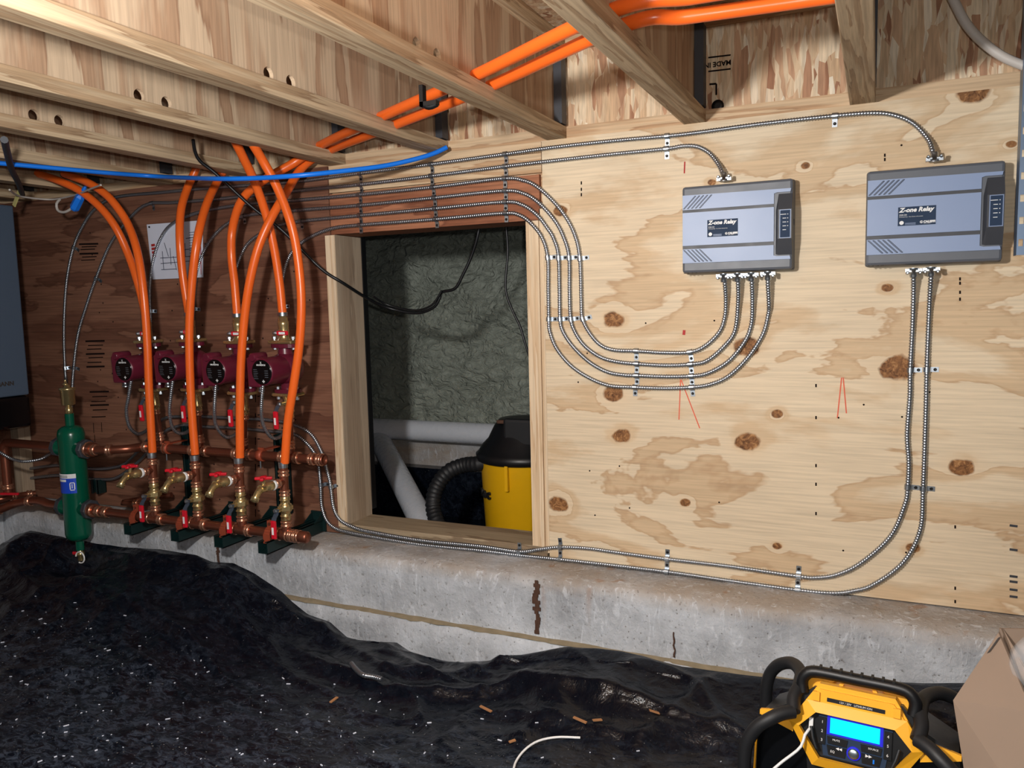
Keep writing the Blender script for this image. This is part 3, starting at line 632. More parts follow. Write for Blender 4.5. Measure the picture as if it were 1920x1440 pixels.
tag(MB().box((-.008, -.002, 0), (.008, .002, .07), Matrix.Translation(P(26, 386, -.28)) @ Matrix.Rotation(.65, 4, 'Y')).build('cable_tie', 'yellow_tab'), 'pale yellow cable tie above the grey boiler cabinet', 'cable tie')
cable_thing('white_cable', [P(1770, -40, -.10), P(1790, 4, -.10), P(1812, 45, -.10), P(1842, 78, -.10), P(1880, 106, -.10), P(1922, 124, -.10), P(1960, 136, -.10)], .0105, 'grey_cord', 'thick white cord curving over the strand board at the upper right', 'cord', 12)
# perforated metal strip at the right edge
sp_ = P(1917, 300, -.12)
bm = None
st = thing('perforated_strut', (sp_.x, -.12, P(1917, 478, -.12).z), 'blue-grey perforated steel strut hanging at the right edge', 'strut')
zb, zt2 = P(1917, 478, -.12).z, 1.9; mb = MB()
xa = P(1912, 300, -.12).x; hz = zb+.02
zlv = [zb]
while hz < zt2-.03: zlv += [hz, hz+.016]; hz += .05
zlv.append(zt2)
for i, (za, zc2) in enumerate(zip(zlv, zlv[1:])):
    if i % 2 == 0: mb.box((xa, -.1225, za), (xa+.041, -.12, zc2))
    else: mb.box((xa, -.1225, za), (xa+.0035, -.12, zc2)); mb.box((xa+.0125, -.1225, za), (xa+.041, -.12, zc2))
mb.build('face', 'steel_dull', st)
MB().box((xa, -.12, zb), (xa+.0025, -.08, zt2)).box((xa+.0385, -.12, zb), (xa+.041, -.08, zt2)).build('side_flange', 'steel_dull', st)
# ================================================================== RELAY BOXES
def relay(lbl):
    pa, pb = P(1277, 350, -.06), P(1486, 505, -.06)
    Wd, Hh, T = pb.x-pa.x, pa.z-pb.z, .058
    t = thing('relay_box', (pa.x, 0, pb.z), lbl, 'relay box', 'grey relay boxes on the plywood')
    B = lambda x0, x1, y0, y1, z0, z1, bev=0: MB().box((x0*Wd, -y1, z0*Hh), (x1*Wd, -y0, z1*Hh), None, bev)
    B(.0, 1.0, 0, T*.45, 0, 1, .004).build('back_plate', 'relay_dark', t, True)
    B(.004, .996, T*.42, T-.004, .004, .996, .007).build('cover', 'relay_dark', t, True)
    yb, yf = T-.006, T
    def panel(poly): return MB().prism([V(x*Wd, -yb, z*Hh) for x, z in poly], (0, -(yf-yb), 0)).build('cover_panel', 'relay_mid', t, True)
    panel([(.012, .730), (.835, .730), (.835, .842), (.862, .853), (.975, .853), (.980, .888), (.012, .896)])
    panel([(.012, .318), (.835, .318), (.835, .696), (.012, .696)])
    panel([(.012, .117), (.980, .117), (.975, .152), (.862, .152), (.835, .163), (.835, .278), (.012, .278)])
    for z0, z1 in ((.278, .318), (.696, .730)): B(.010, .837, T-.006, T-.003, z0, z1).build('cover_groove', 'relay_groove', t, True)
    # raised status block with sloped ends
    x0, x1 = .862, .992; zz = [.165, .34, .66, .835]; hh = [T-.004, T+.012, T+.012, T-.004]
    vs, fs = [], []
    for k in range(4):
        for x, dd in ((x0-.012, -.004), (x0+.012, 0), (x1, 0)): vs.append(V(x*Wd, -(hh[k] if dd == 0 else T-.005), zz[k]*Hh))
    for k in range(3):
        for c in range(2): a = k*3+c; fs.append((a, a+1, a+4, a+3))
    mb = MB().add(vs, fs); mb.add([V(x1*Wd, -(T-.03), zz[0]*Hh), V(x1*Wd, -(T-.03), zz[3]*Hh)]+[vs[k*3+2] for k in range(4)], [(0, 2, 3, 4, 5, 1)])
    sb = mb.build('status_block', 'relay_groove', t, True)
    B(.888, .984, T+.0118, T+.0128, .345, .655).build('status_window_rim', 'relay_mid', sb, True)
    B(.894, .978, T+.0125, T+.0134, .352, .648).build('status_window', 'label_blue', sb, True)
    for k in range(5):
        wd_ = .05 if k == 0 else .03
        B(.945-wd_, .945, T+.0133, T+.0138, .600-k*.042, .606-k*.042).build('status_mark', 'white', sb, True)
        if k < 4: B(.955, .962, T+.0133, T+.0138, .599-k*.042, .607-k*.042).build('status_mark', 'white', sb, True)
    # vent slots: slanted rounded outlines
    for zlo, zhi, s_ in ((.742, .882, 1), (.130, .268, -1)):
        for k in range(5):
            a = V((.020+k*.037)*Wd, -T-.0004, (zlo if s_ > 0 else zhi)*Hh); b = V((.128+k*.037)*Wd, -T-.0004, (zhi if s_ > 0 else zlo)*Hh)
            w_ = V(.010*Wd, 0, 0)
            MB().tube([a, b, b+w_, a+w_, a], .0007, 5).build('vent_slot', 'relay_groove', t, True)
    lb = B(.243, .520, T-.001, T+.0008, .405, .598).build('label_plate', 'label_blue', t, True)
    R = Matrix.Rotation(math.pi/2, 4, 'X')
    def tx(body, x, z, s, **k): text('lettering', body, s*Hh, 'white', lb, Matrix.Translation((x*Wd, -T-.0012, z*Hh)) @ R, .0003, **k)
    tx('Z-one Relay', .252, .545, .062, shear=.25, bold=.0006)
    tx('ZSR104', .252, .508, .022); tx('Switching Relay - Four Zones with priority', .252, .492, .0125)
    tx('CALEFFI', .430, .426, .030, bold=.0005, shear=.1); tx('G', .405, .424, .034, bold=.0004); tx('Hydronic Solutions', .432, .415, .008)
    for k in range(3): B(.297, .375, T+.0008, T+.0012, .430-k*.008, .433-k*.008).build('label_line', 'relay_mid', lb, True)
    MB().lathe((.271*Wd, -T-.0006, .436*Hh), (0, -1, 0), [(0, .0048), (.0006, .0048)], 14).build('label_mark', 'white', lb, True)
    for k in range(4): MB().lathe(((.025+.037*k)*Wd, -T+.006, .004*Hh), (0, 0, -1), [(0, .0024), (.0012, .0024)], 8).build('vent_dot', 'black', t, True)
    B(.995, 1.004, .02, .034, .50, .56).build('side_catch', 'black', t, True)
    return t, Wd, Hh
rl, RW, RH = relay('left grey relay box with four cables leaving its underside')
r2 = copy_tree(rl); r2['label'] = 'right grey relay box with two cables leaving its underside'
pa, pb = P(1625, 317, -.06), P(1881, 493, -.06)
r2.location = (pa.x, 0, (pa.z+pb.z)/2-RH/2); r2.scale = ((pb.x-pa.x)/RW, 1, 1)
# ================================================================== PLUMBING
RET = [(295, 286, 850), (375, 366, 855), (456, 450, 860), (538, 534, 868)]
Zl = .369
# lower header ------------------------------------------------
def press(par, p, ax, r):
    """press fitting end: two raised rings"""
    MB().lathe(Vector(p)-Vector(ax).normalized()*.012, ax, [(0, r), (.002, r+.0035), (.007, r+.004), (.009, r+.001), (.013, r+.001), (.015, r+.0038), (.020, r+.0038), (.022, r)], 16).build('press_ring', 'copper_bright', par)
xr = [P(a, y, YR).x for a, y in ((291, 945), (371, 950), (453, 960), (536, 968))]
xe = P(574, 1003, YR).x
SEPX, SEPY = P(140, 900, -.24).x, -.24
LM = thing('lower_header', (xe, YR, Zl), 'lower copper header pipe resting on green strut arms', 'pipe')
MB().cyl((SEPX+.10, YR, Zl), (xe, YR, Zl), .0165, 18).build('pipe', 'copper', LM)
for x in xr:
    mb = MB().cyl((x-.034, YR, Zl), (x+.034, YR, Zl), .0192, 18).cyl((x, YR, Zl), (x, YR, Zl+.042), .0155, 16)
    tj = mb.build('tee', 'copper', LM); press(tj, (x-.036, YR, Zl), XA, .0185); press(tj, (x+.030, YR, Zl), XA, .0185); press(tj, (x, YR, Zl+.04), ZA, .0155)
press(LM, (xe-.035, YR, Zl), XA, .018); press(LM, (xe-.07, YR, Zl), XA, .018)
MB().lathe((xe-.025, YR, Zl), XA, [(0, .0195), (.028, .0195), (.034, .015), (.035, .002)], 18).build('end_cap', 'copper', LM)
press(LM, (SEPX+.10, YR, Zl), XA, .021); press(LM, (SEPX+.14, YR, Zl), XA, .018); press(LM, (SEPX+.18, YR, Zl), XA, .018)
MB().cyl((SEPX+.045, SEPY, Zl), (SEPX+.11, YR, Zl), .026, 18).build('union', 'copper', LM)
# upper header
YU, Zu = -.13, .605
xu = [P(a, y, YU).x for a, y in ((302, 838), (375, 838), (457, 846), (545, 855))]
xue = P(606, 863, YU).x
UM = thing('upper_header', (xue, YU, Zu), 'upper copper header pipe along the dark plywood below the pumps', 'pipe')
MB().cyl((xu[0]-.03, YU, Zu), (xue-.003, YU, Zu), .0165, 18).build('pipe', 'copper', UM)
for x in xu:
    tj = MB().cyl((x-.034, YU, Zu), (x+.034, YU, Zu), .0192, 18).cyl((x, YU, Zu), (x, YU, Zu+.042), .0145, 16).build('tee', 'copper', UM)
    press(tj, (x-.036, YU, Zu), XA, .0185); press(tj, (x+.030, YU, Zu), XA, .0185); press(tj, (x, YU, Zu+.04), ZA, .0145)
press(UM, (xue-.012, YU, Zu), XA, .018); press(UM, (xue-.045, YU, Zu), XA, .018)
MB().lathe((xue-.002, YU, Zu), XA, [(0, .0195), (.008, .0195), (.008, .0145), (.002, .0145), (.0018, .002)], 18).build('end_cap', 'copper', UM)
pth = spline([V(SEPX+.05, SEPY, Zu), V(SEPX+.11, SEPY, Zu), V(SEPX+.17, SEPY+.005, Zu), V(SEPX+.24, SEPY+.05, Zu), V(xu[0]-.09, YU-.002, Zu), V(xu[0]-.02, YU, Zu)], .012)
MB().tube(pth, .0165, 16).build('offset_pipe', 'copper', UM)
MB().cyl((SEPX+.045, SEPY, Zu), (SEPX+.12, SEPY, Zu), .027, 18).build('union', 'copper', UM)
press(UM, (SEPX+.09, SEPY, Zu), XA, .026); press(UM, (SEPX+.13, SEPY, Zu), XA, .018); press(UM, (SEPX+.19, SEPY+.014, Zu), pth[12]-pth[10], .0175); press(UM, (xu[0]-.075, YU-.003, Zu), XA, .0175)
# return branches: ball valve, copper tee with drain cock, pex crimp
ORD = ['leftmost', 'second from the left', 'third from the left', 'rightmost']
def branch(k):
    x = xr[k]; z = Zl+.052
    b = thing('ball_valve', (x, YR, z), 'brass ball valve with red lever on the lower header, %s of four' % ORD[k], 'valve', 'ball valves on the lower header')
    MB().lathe((x, YR, z), ZA, [(0, .0165), (.012, .0165), (.013, .019), (.016, .019), (.018, .0155), (.026, .0155), (.030, .0215), (.052, .0215), (.056, .0155), (.066, .0155), (.067, .0185), (.070, .0185), (.071, .0165), (.084, .0165)], 18).build('body', 'brass', b)
    MB().lathe((x, YR, z+.034), ZA, [(0, .025), (.014, .025)], 6, False).build('hex_nut', 'brass', b)
    MB().cyl((x, YR, z+.041), (x, YR-.042, z+.041), .008, 10).build('stem', 'brass', b)
    lev = MB(); pts = [V(x, YR-.040, z+.046), V(x, YR-.044, z+.030), V(x-.001, YR-.054, z+.018), V(x-.001, YR-.058, z+.006)]
    for p, q in zip(pts, pts[1:]): lev.prism([p-V(.009, 0, 0), p+V(.009, 0, 0), q+V(.008, 0, 0), q-V(.008, 0, 0)], (0, -.003, 0))
    lv = lev.build('lever', 'steel_dull', b)
    MB().lathe((x, YR-.046, z+.041), (0, -1, 0), [(0, .009), (.005, .009), (.007, .004)], 6, False).build('lever_nut', 'steel', lv)
    q = pts[-1]; MB().box((q.x-.0095, q.y-.007, q.z-.056), (q.x+.0095, q.y+.004, q.z+.006), bev=.004).build('grip', 'red_grip', lv)
    MB().box((q.x-.004, q.y-.0078, q.z-.04), (q.x+.004, q.y-.0068, q.z-.016)).build('grip_mark', 'white', lv)
    z2 = z+.084; zt3 = P(RET[k][1], RET[k][2], YR).z
    br = thing('branch_tee', (x, YR, z2), 'copper branch tee under the orange pipe end, %s of four' % ORD[k], 'pipe fitting', 'copper branch tees')
    MB().cyl((x, YR, z2-.004), (x, YR, zt3-.012), .0148, 16).cyl((x, YR, z2+.045), (x, YR-.05, z2+.045), .0125, 14).build('body', 'copper', br)
    press(br, (x, YR, z2+.008), ZA, .0148); press(br, (x, YR, z2+.075), ZA, .0148); press(br, (x, YR-.036, z2+.045), -YA, .0125)
    MB().cyl((x, YR, zt3-.016), (x, YR, zt3-.006), .0158, 16).build('crimp_ring', 'steel', br)
    MB().lathe((x, YR, zt3-.008), ZA, [(0, .0162), (.011, .0162)], 16).build('clamp_ring', 'galvanised', br)
    zz = z2+.045; y = YR-.05
    hb = thing('drain_cock', (x, y, zz), 'brass drain cock with red handle, %s of four' % ORD[k], 'valve', 'drain cocks')
    MB().lathe((x, y, zz), -YA, [(-.002, .0165), (.003, .0175), (.007, .0175), (.009, .014)], 14).build('thread_tape', 'white', hb)
    MB().lathe((x, y-.006, zz), -YA, [(0, .0155), (.028, .0155), (.030, .0125), (.046, .0125), (.05, .0135), (.056, .0135)], 14).tube(spline([V(x, y-.05, zz), V(x, y-.064, zz-.002), V(x, y-.078, zz-.014), V(x, y-.088, zz-.028)], .005), .0105, 12).build('body', 'brass', hb)
    MB().lathe(V(x, y-.084, zz-.022), V(0, -.55, -.8), [(0, .0135), (.014, .0135), (.014, .009), (.004, .009)], 12).build('outlet', 'brass', hb)
    MB().cyl((x, y-.045, zz), (x, y-.045, zz+.03), .0065, 10).build('stem', 'brass', hb)
    hd = MB().lathe((x, y-.045, zz+.026), ZA, [(0, .007), (.002, .012), (.012, .012), (.014, .006)], 10)
    for a in range(4):
        M = Matrix.Translation((x, y-.045, zz+.026)) @ Matrix.Rotation(a*math.pi/2+.5, 4, 'Z'); hd.box((.004, -.006, .001), (.028, .006, .011), M, .003)
    hd.build('handle', 'red_grip', hb)
for k in range(4): branch(k)
# strut arms with clamps
AF = [(238, 985), (326, 994), (408, 1007), (491, 1020)]
YA_F = -.295
for k, (px, py) in enumerate(AF):
    x = P(px, py, YA_F).x+.003; zt3 = Zl-.018; z0 = zt3-.041
    a = thing('strut_arm', (x, 0, z0), 'dark green steel channel arm carrying the lower header, %s of four' % ORD[k], 'bracket', 'strut arms')
    y0, y1 = YA_F, -.004; h = .0205; zb_ = max(z0, LEDGE+.003)
    MB().box((x-h, y0, z0), (x-h+.003, -.166, zt3)).box((x+h-.003, y0, z0), (x+h, -.166, zt3)).box((x-h, y0, z0), (x+h, -.172, z0+.003)).box((x-h, -.166, zb_), (x-h+.003, y1, zt3)).box((x+h-.003, -.166, zb_), (x+h, y1, zt3)).box((x-h, y0, zt3-.003), (x-h+.011, y1, zt3)).box((x+h-.011, y0, zt3-.003), (x+h, y1, zt3)).build('channel', 'strut_green', a)
    MB().box((x-.03, -.006, zb_), (x+.034, 0, zt3+.032)).prism([V(x+h, -.006, zt3), V(x+h, -.006, zt3+.03), V(x+h, -.055, zt3)], (.004, 0, 0)).prism([V(x-h, -.006, zt3), V(x-h, -.006, zt3+.03), V(x-h, -.055, zt3)], (-.004, 0, 0)).build('base_plate', 'strut_green', a)
    c = thing('pipe_clamp', (x, YR, zt3), 'copper-coloured strut clamp gripping the lower header, %s of four' % ORD[k], 'clamp', 'pipe clamps on the lower header')
    mb = MB(); R = .0215; prof = [(math.cos(t)*R, math.sin(t)*R) for t in [math.radians(-90+k2*22.5) for k2 in range(9)]]
    for s in (1, -1):
        for (u1, h1), (u2, h2) in zip(prof, prof[1:]):
            mb.prism([V(x-.012, YR+u1*s, Zl+h1), V(x+.012, YR+u1*s, Zl+h1), V(x+.012, YR+u2*s, Zl+h2), V(x-.012, YR+u2*s, Zl+h2)], V(0, u1*s*.1, h1*.1))
        mb.box((x-.012, YR+s*.0045-.0015, Zl+R-.002), (x+.012, YR+s*.0045+.0015, Zl+R+.022))
    mb.box((x-.014, YR-.026, zt3-.012), (x+.014, YR-.0225, Zl+.002)); mb.build('band', 'clamp_copper', c)
    MB().lathe((x, YR-.012, Zl+R+.012), YA, [(0, .005), (.004, .005), (.005, .003), (.022, .003), (.022, .005), (.026, .005)], 8).build('bolt', 'copper', c)
# wall struts behind the headers
for k, (px, py, z1) in enumerate(((346, 800, 0), (520, 816, 0), (176, 900, 0))):
    p = P(px, py, -.042); x = p.x; zt3 = p.z; zb_ = LEDGE+.062
    a = thing('wall_strut', (x, 0, zb_), ['dark green vertical wall strut behind the second drain cock', 'dark green vertical wall strut behind the rightmost drain cock', 'dark green short wall strut behind the green tank'][k], 'strut', 'wall struts')
    h = .0205
    MB().box((x-h, -.0425, zb_), (x-h+.011, -.040, zt3)).box((x+h-.011, -.0425, zb_), (x+h, -.040, zt3)).box((x-h, -.0425, zb_), (x-h+.003, -.001, zt3)).box((x+h-.003, -.0425, zb_), (x+h, -.001, zt3)).box((x-h, -.004, zb_), (x+h, -.001, zt3)).build('channel', 'strut_green', a)
    if k < 2:
        c = thing('pipe_clamp', (x, YU, Zu), 'brown strut clamp on the upper header, %s of two' % ('left' if k == 0 else 'right'), 'clamp', 'pipe clamps on the upper header')
        MB().lathe((x-.012, YU, Zu), XA, [(0, .0178), (0, .0215), (.024, .0215), (.024, .0178)], 16).build('band', 'clamp_copper', c)
        for dz in (.016, -.020): MB().box((x-.012, YU+.006, Zu+dz), (x+.012, -.043, Zu+dz+.004)).build('clamp_leg', 'clamp_copper', c)
        MB().box((x-.012, YU-.003, Zu+.018), (x+.012, YU+.003, Zu+.028)).build('clamp_ear', 'clamp_copper', c)
        MB().cyl((x, YU-.006, Zu-.02), (x, YU-.006, Zu-.045), .003, 8).build('bolt', 'steel', c)
# pumps ------------------------------------------------
pc = [P(x, y, -.148) for x, y in ((283, 685), (363, 684), (452, 689), (537, 690))]
def pump():
    t = thing('circulator_pump', (0, 0, 0), None, 'pump', 'burgundy circulator pumps')
    MB().lathe((0, .045, 0), -YA, [(0, .028), (.006, .046), (.02, .054), (.05, .056), (.068, .052), (.078, .046)], 24).lathe((0, 0, -.084), ZA, [(0, .022), (.03, .024), (.06, .034), (.108, .034), (.138, .024), (.168, .022)], 18).build('volute', 'burgundy', t, True)
    MB().lathe((0, -.03, 0), -YA, [(0, .0455), (.012, .047), (.082, .0455), (.088, .044), (.090, .041)], 28).build('motor_housing', 'burgundy', t, True)
    tb = MB().box((-.066, -.118, -.052), (-.012, -.07, .048), None, .006).build('terminal_box', 'burgundy', t, True)
    MB().lathe((-.036, -.124, .048), YA, [(0, .012), (.003, .0145), (.06, .0145), (.066, .009)], 14).build('capacitor_cover', 'burgundy', tb, True)
    MB().lathe((-.03, -.095, -.05), -ZA, [(0, .010), (.012, .010), (.013, .012), (.018, .012)], 10).build('cable_gland', 'galvanised', tb, True)
    for s in (1, -1):
        fl = []
        for k in range(20):
            a = 2*math.pi*k/20; fl.append(V(.052*math.copysign(abs(math.cos(a))**.8, math.cos(a)), .030*math.copysign(abs(math.sin(a))**.9, math.sin(a)), s*.084-(.013 if s > 0 else 0)))
        f_ = MB().prism(fl, (0, 0, .013)).build('flange', 'burgundy', t, True)
        for xx in (-.040, .040):
            MB().lathe((xx, -.004, s*.064), ZA*s, [(0, .0075), (.008, .0075), (.008, .0042), (.036, .0042), (.036, .0078), (.044, .0078), (.046, .004)], 6, False).build('bolt', 'galvanised', f_, True)
    npl = MB().lathe((0, -.1195, 0), -YA, [(0, .0412), (.002, .0412), (.003, .039)], 32).build('nameplate', 'black_gloss', t, True)
    R = Matrix.Rotation(math.pi/2, 4, 'X')
    text('lettering', 'GRUNDFOS', .0072, 'white', npl, Matrix.Translation((0, -.1228, .0215)) @ R, .0002, 'CENTER', bold=.0002)
    text('lettering', 'X', .011, 'white', npl, Matrix.Translation((0, -.1228, .0275)) @ R, .0002, 'CENTER')
    for k in range(6): MB().box((-.033, -.1232, .008-k*.006), (-.018+.002*(k % 3), -.1226, .0095-k*.006)).build('plate_line', 'relay_dark', npl, True)
    for k in range(4): MB().box((.014, -.1232, .004-k*.007), (.028, -.1226, .006-k*.007)).build('plate_line', 'relay_dark', npl, True)
    MB().box((.002, -.1232, -.0315), (.012, -.1226, -.0285)).box((.0055, -.1232, -.035), (.0085, -.1226, -.025)).build('plate_mark', 'white', npl, True)
    return t
def upper_valve():
    t = thing('isolation_flange', (0, 0, .084), None, 'valve', 'isolation flanges above the pumps')
    MB().box((-.050, -.028, .0), (.050, .028, .012), None, .004).build('flange_plate', 'brass', t, True)
    MB().lathe((0, 0, .010), ZA, [(0, .024), (.006, .020), (.012, .0175), (.05, .0175), (.054, .0185), (.066, .0185), (.067, .0165), (.078, .0165), (.079, .013), (.10, .013)], 18).build('body', 'brass', t, True)
    lv = MB().box((-.012, -.026, .029), (.036, -.018, .045), None, .004).build('handle', 'red_grip', t, True)
    MB().lathe((-.014, -.012, .037), (-.4, -1, 0), [(0, .008), (.014, .008), (.014, .006), (.02, .005)], 6, False).build('handle_nut', 'galvanised', lv, True)
    MB().box((.0, -.0268, .033), (.026, -.0258, .041)).build('handle_mark', 'white', lv, True)
    MB().lathe((0, 0, .094), ZA, [(0, .0165), (.012, .0165)], 16).build('crimp_ring', 'galvanised', t, True)
    return t
def lower_valve():
    t = thing('isolation_valve', (0, 0, -.084), None, 'valve', 'isolation valves below the pumps')
    MB().box((-.050, -.028, -.012), (.050, .028, 0), None, .004).build('flange_plate', 'brass', t, True)
    MB().lathe((0, 0, -.010), -ZA, [(0, .023), (.008, .019), (.014, .0165), (.05, .0165), (.054, .018), (.06, .018), (.061, .016), (.074, .016)], 18).build('body', 'brass', t, True)
    MB().cyl((0, 0, -.036), (-.006, -.036, -.036), .007, 10).build('stem', 'brass', t, True)
    pts = [V(-.008, -.034, -.032), V(-.012, -.040, -.042), V(-.014, -.048, -.055), V(-.015, -.051, -.064)]; mb = MB()
    for p, q in zip(pts, pts[1:]): mb.prism([p-V(.008, 0, 0), p+V(.008, 0, 0), q+V(.007, 0, 0), q-V(.007, 0, 0)], (0, -.003, 0))
    lv = mb.build('lever', 'steel_dull', t, True); q = pts[-1]
    MB().box((q.x-.009, q.y-.007, q.z-.056), (q.x+.009, q.y+.004, q.z+.006), None, .004).build('grip', 'red_grip', lv, True)
    MB().box((q.x-.004, q.y-.0078, q.z-.04), (q.x+.004, q.y-.0068, q.z-.016)).build('grip_mark', 'white', lv, True)
    MB().lathe((-.007, -.038, -.036), (0, -1, 0), [(0, .0085), (.005, .0085), (.007, .004)], 6, False).build('lever_nut', 'galvanised', lv, True)
    return t
for o in (0,): pp, uv, lv_ = pump(), upper_valve(), lower_valve()
SUP = [(266, 602), (345, 592), (433, 588), (521, 582)]
for k in range(4):
    cen = pc[k]; bot = V(xu[k], YU, Zu+.04)
    # stand the pump upright with the slight forward lean of its riser
    q = LEAN[k]; tl = q @ ZA
    for src, dz, lab in ((pp, 0, 'burgundy circulator pump, %s of the row of four'), (uv, .084, 'brass isolation flange with red handle above the pump, %s of four'), (lv_, -.084, 'brass isolation valve with hanging red lever below the pump, %s of four')):
        o = src if k == 0 else copy_tree(src)
        o.rotation_mode = 'QUATERNION'; o.rotation_quaternion = q
        o.location = cen+tl*dz; o['label'] = lab % ORD[k]
    lowp = cen-tl*.166
    ri = thing('riser_pipe', bot, 'copper riser between upper header and pump, %s of four' % ORD[k], 'pipe', 'copper risers')
    MB().cyl(bot-ZA*.005, lowp, .0118, 14).build('pipe', 'copper', ri)
    press(ri, bot.lerp(lowp, .12), lowp-bot, .0118); press(ri, bot.lerp(lowp, .92), lowp-bot, .0125)
# children placed in world-less local space: shift so that empties sit at each thing's base
# ================================================================== SEPARATOR TANK
S = V(SEPX, SEPY, 0)
zs = [P(x, y, SEPY).z for x, y in ((148, 1012), (128, 797))]
sb_, st_ = zs
sep = thing('separator_tank', (SEPX, SEPY, sb_), 'green hydraulic separator tank with blue label and brass vent', 'tank')
zA = P(142, 962, SEPY).z
Hs = st_-sb_
MB().lathe((SEPX, SEPY, sb_), ZA, [(0, .02), (.004, .034), (.016, .045), (.03, .048), (Hs-.06, .048), (Hs-.035, .049), (Hs-.015, .044), (Hs-.004, .03), (Hs, .016)], 32).build('body', 'separator_green', sep)
MB().cyl((SEPX, SEPY, st_-.004), (SEPX, SEPY, st_+.045), .0165, 18).build('neck', 'separator_green', sep)
MB().cyl((SEPX, SEPY, sb_+.006), (SEPX, SEPY, sb_-.04), .0155, 18).build('drain_neck', 'separator_green', sep)
for z in (Zu, Zl):
    for s_ in (1, -1):
        pt_ = MB().lathe((SEPX, SEPY, z), XA*s_, [(0, .03), (.06, .03), (.066, .033), (.068, .033)], 20).build('port', 'separator_green', sep)
        MB().lathe((SEPX+s_*.067, SEPY, z), XA*s_, [(0, .032), (0, .038), (.018, .038), (.02, .034), (.021, .02)], 8, False).build('collar', 'relay_groove', pt_)
zv = st_+.045
MB().lathe((SEPX, SEPY, zv), ZA, [(0, .011), (.002, .014), (.024, .014), (.026, .010), (.034, .010)], 10).build('vent_stem', 'brass', sep)
zv += .032
av = MB().lathe((SEPX, SEPY, zv), ZA, [(0, .015), (.004, .024), (.058, .0255), (.06, .029), (.068, .029), (.070, .012), (.078, .010), (.080, .005)], 24).build('air_vent', 'brass', sep)
MB().lathe((SEPX-.008, SEPY, zv+.07), ZA, [(0, .006), (.008, .006), (.009, .010), (.014, .010), (.016, .005), (.028, .004)], 10).build('vent_cap', 'brass', av)
# label wrapped on the tank
mb = MB(); r = .0486; zl0, zl1 = P(128, 925, SEPY-.04).z, P(128, 889, SEPY-.04).z
angs = [math.radians(a) for a in range(-150, -69, 8)]
def wrap(z0, z1, rr, a0=-150, a1=-30):
    an = [math.radians(a0+(a1-a0)*k/10) for k in range(11)]; mb = MB()
    vs = [V(SEPX+rr*math.cos(a), SEPY+rr*math.sin(a), z) for a in an for z in (z0, z1)]+[V(SEPX+(rr+.0006)*math.cos(a), SEPY+(rr+.0006)*math.sin(a), z) for a in an for z in (z0, z1)]
    return mb.add(vs, [(22+2*i, 24+2*i, 25+2*i, 23+2*i) for i in range(10)]+[(0, 22, 23, 1), (20, 21, 43, 42)]+[(2*i, 2*i+2, 24+2*i, 22+2*i) for i in range(10)])
lb = wrap(zl0, zl1, .0484).build('label', 'blue_label', sep)
wrap(zl1-.017, zl1, .0492).build('label_band', 'white', lb)
for k in range(2): wrap(zl1-.008-.005*k, zl1-.006-.005*k, .0498, -118, -64).build('label_line', 'label_blue', lb)
wrap(zl1-.030, zl1-.021, .0492, -120, -72).build('label_line', 'white', lb)
for a0, a1, z0, z1 in ((-58, -54, .016, .040), (-40, -36, .016, .040), (-56, -38, .040, .043), (-56, -38, .012, .015), (-49, -46, .02, .037)):
    wrap(zl0+z0, zl0+z1, .0492, a0, a1).build('label_mark', 'white', lb)
# drain
MB().lathe((SEPX, SEPY, sb_-.036), -ZA, [(0, .010), (.012, .010), (.014, .014), (.026, .014), (.028, .011), (.046, .011)], 14).build('drain_valve', 'brass', sep)
MB().tube([V(SEPX+.012+.024*math.cos(a), SEPY-.012, sb_-.066+.022*math.sin(a)) for a in [math.radians(x) for x in range(-110, 181, 15)]], .0028, 8).build('drain_cap_strap', 'white', sep)
MB().box((SEPX-.034, SEPY-.012, sb_-.06), (SEPX-.012, SEPY-.004, sb_-.048), bev=.003).build('drain_handle', 'red_grip', sep)
# boiler pipes left of the tank
def copper_run(pts, label, r=.0155, rings=()):
    o = MB().tube(spline(pts, .012), r, 14).build('copper_pipe', 'copper'); tag(o, label, 'pipe')
    path = spline(pts, .012)
    for f in rings:
        i = int(f*(len(path)-2)); press(o, path[i], path[i+1]-path[i], r+.001)
xb = P(8, 840, SEPY).x
zdn = P(10, 925, SEPY).z
copper_run([V(SEPX-.085, SEPY, Zu), V(SEPX-.2, SEPY, Zu), V(xb+.03, SEPY, Zu), V(xb+.008, SEPY, Zu-.008), V(xb, SEPY, Zu-.03), V(xb, SEPY, zdn+.1), V(xb, SEPY, zdn)], 'dark copper pipe leaving the upper left port of the green tank and turning down', .0175, (.02, .97))
copper_run([V(SEPX-.085, SEPY, Zl), V(SEPX-.16, SEPY, Zl), V(SEPX-.22, SEPY-.01, Zl+.012), P(30, 944, SEPY-.02), P(0, 955, SEPY-.05), P(-40, 965, SEPY-.08)], 'bright copper pipe leaving the lower left port of the green tank', .0165, (.02, .45, .8))
copper_run([P(-30, 942, -.26), P(10, 934, -.2), P(40, 928, -.13), P(66, 925, -.08)], 'short copper pipe stub in the corner behind the tank pipes', .012, (.6, .95))
copper_run([V(SEPX+.3, -.05, Zl+.03), P(230, 942, -.12), P(268, 943, -.1)], 'thin copper pipe stub behind the lower header near the first strut arm', .011, (.95,))
tag(MB().box((-.03, -.006, -.005), (.05, .006, .005), Matrix.Translation(P(14, 926, SEPY-.03)) @ Matrix.Rotation(.3, 4, 'Z'), .003).build('valve_handle', 'red_grip'), 'flat red valve handle beside the corner copper pipe', 'handle')
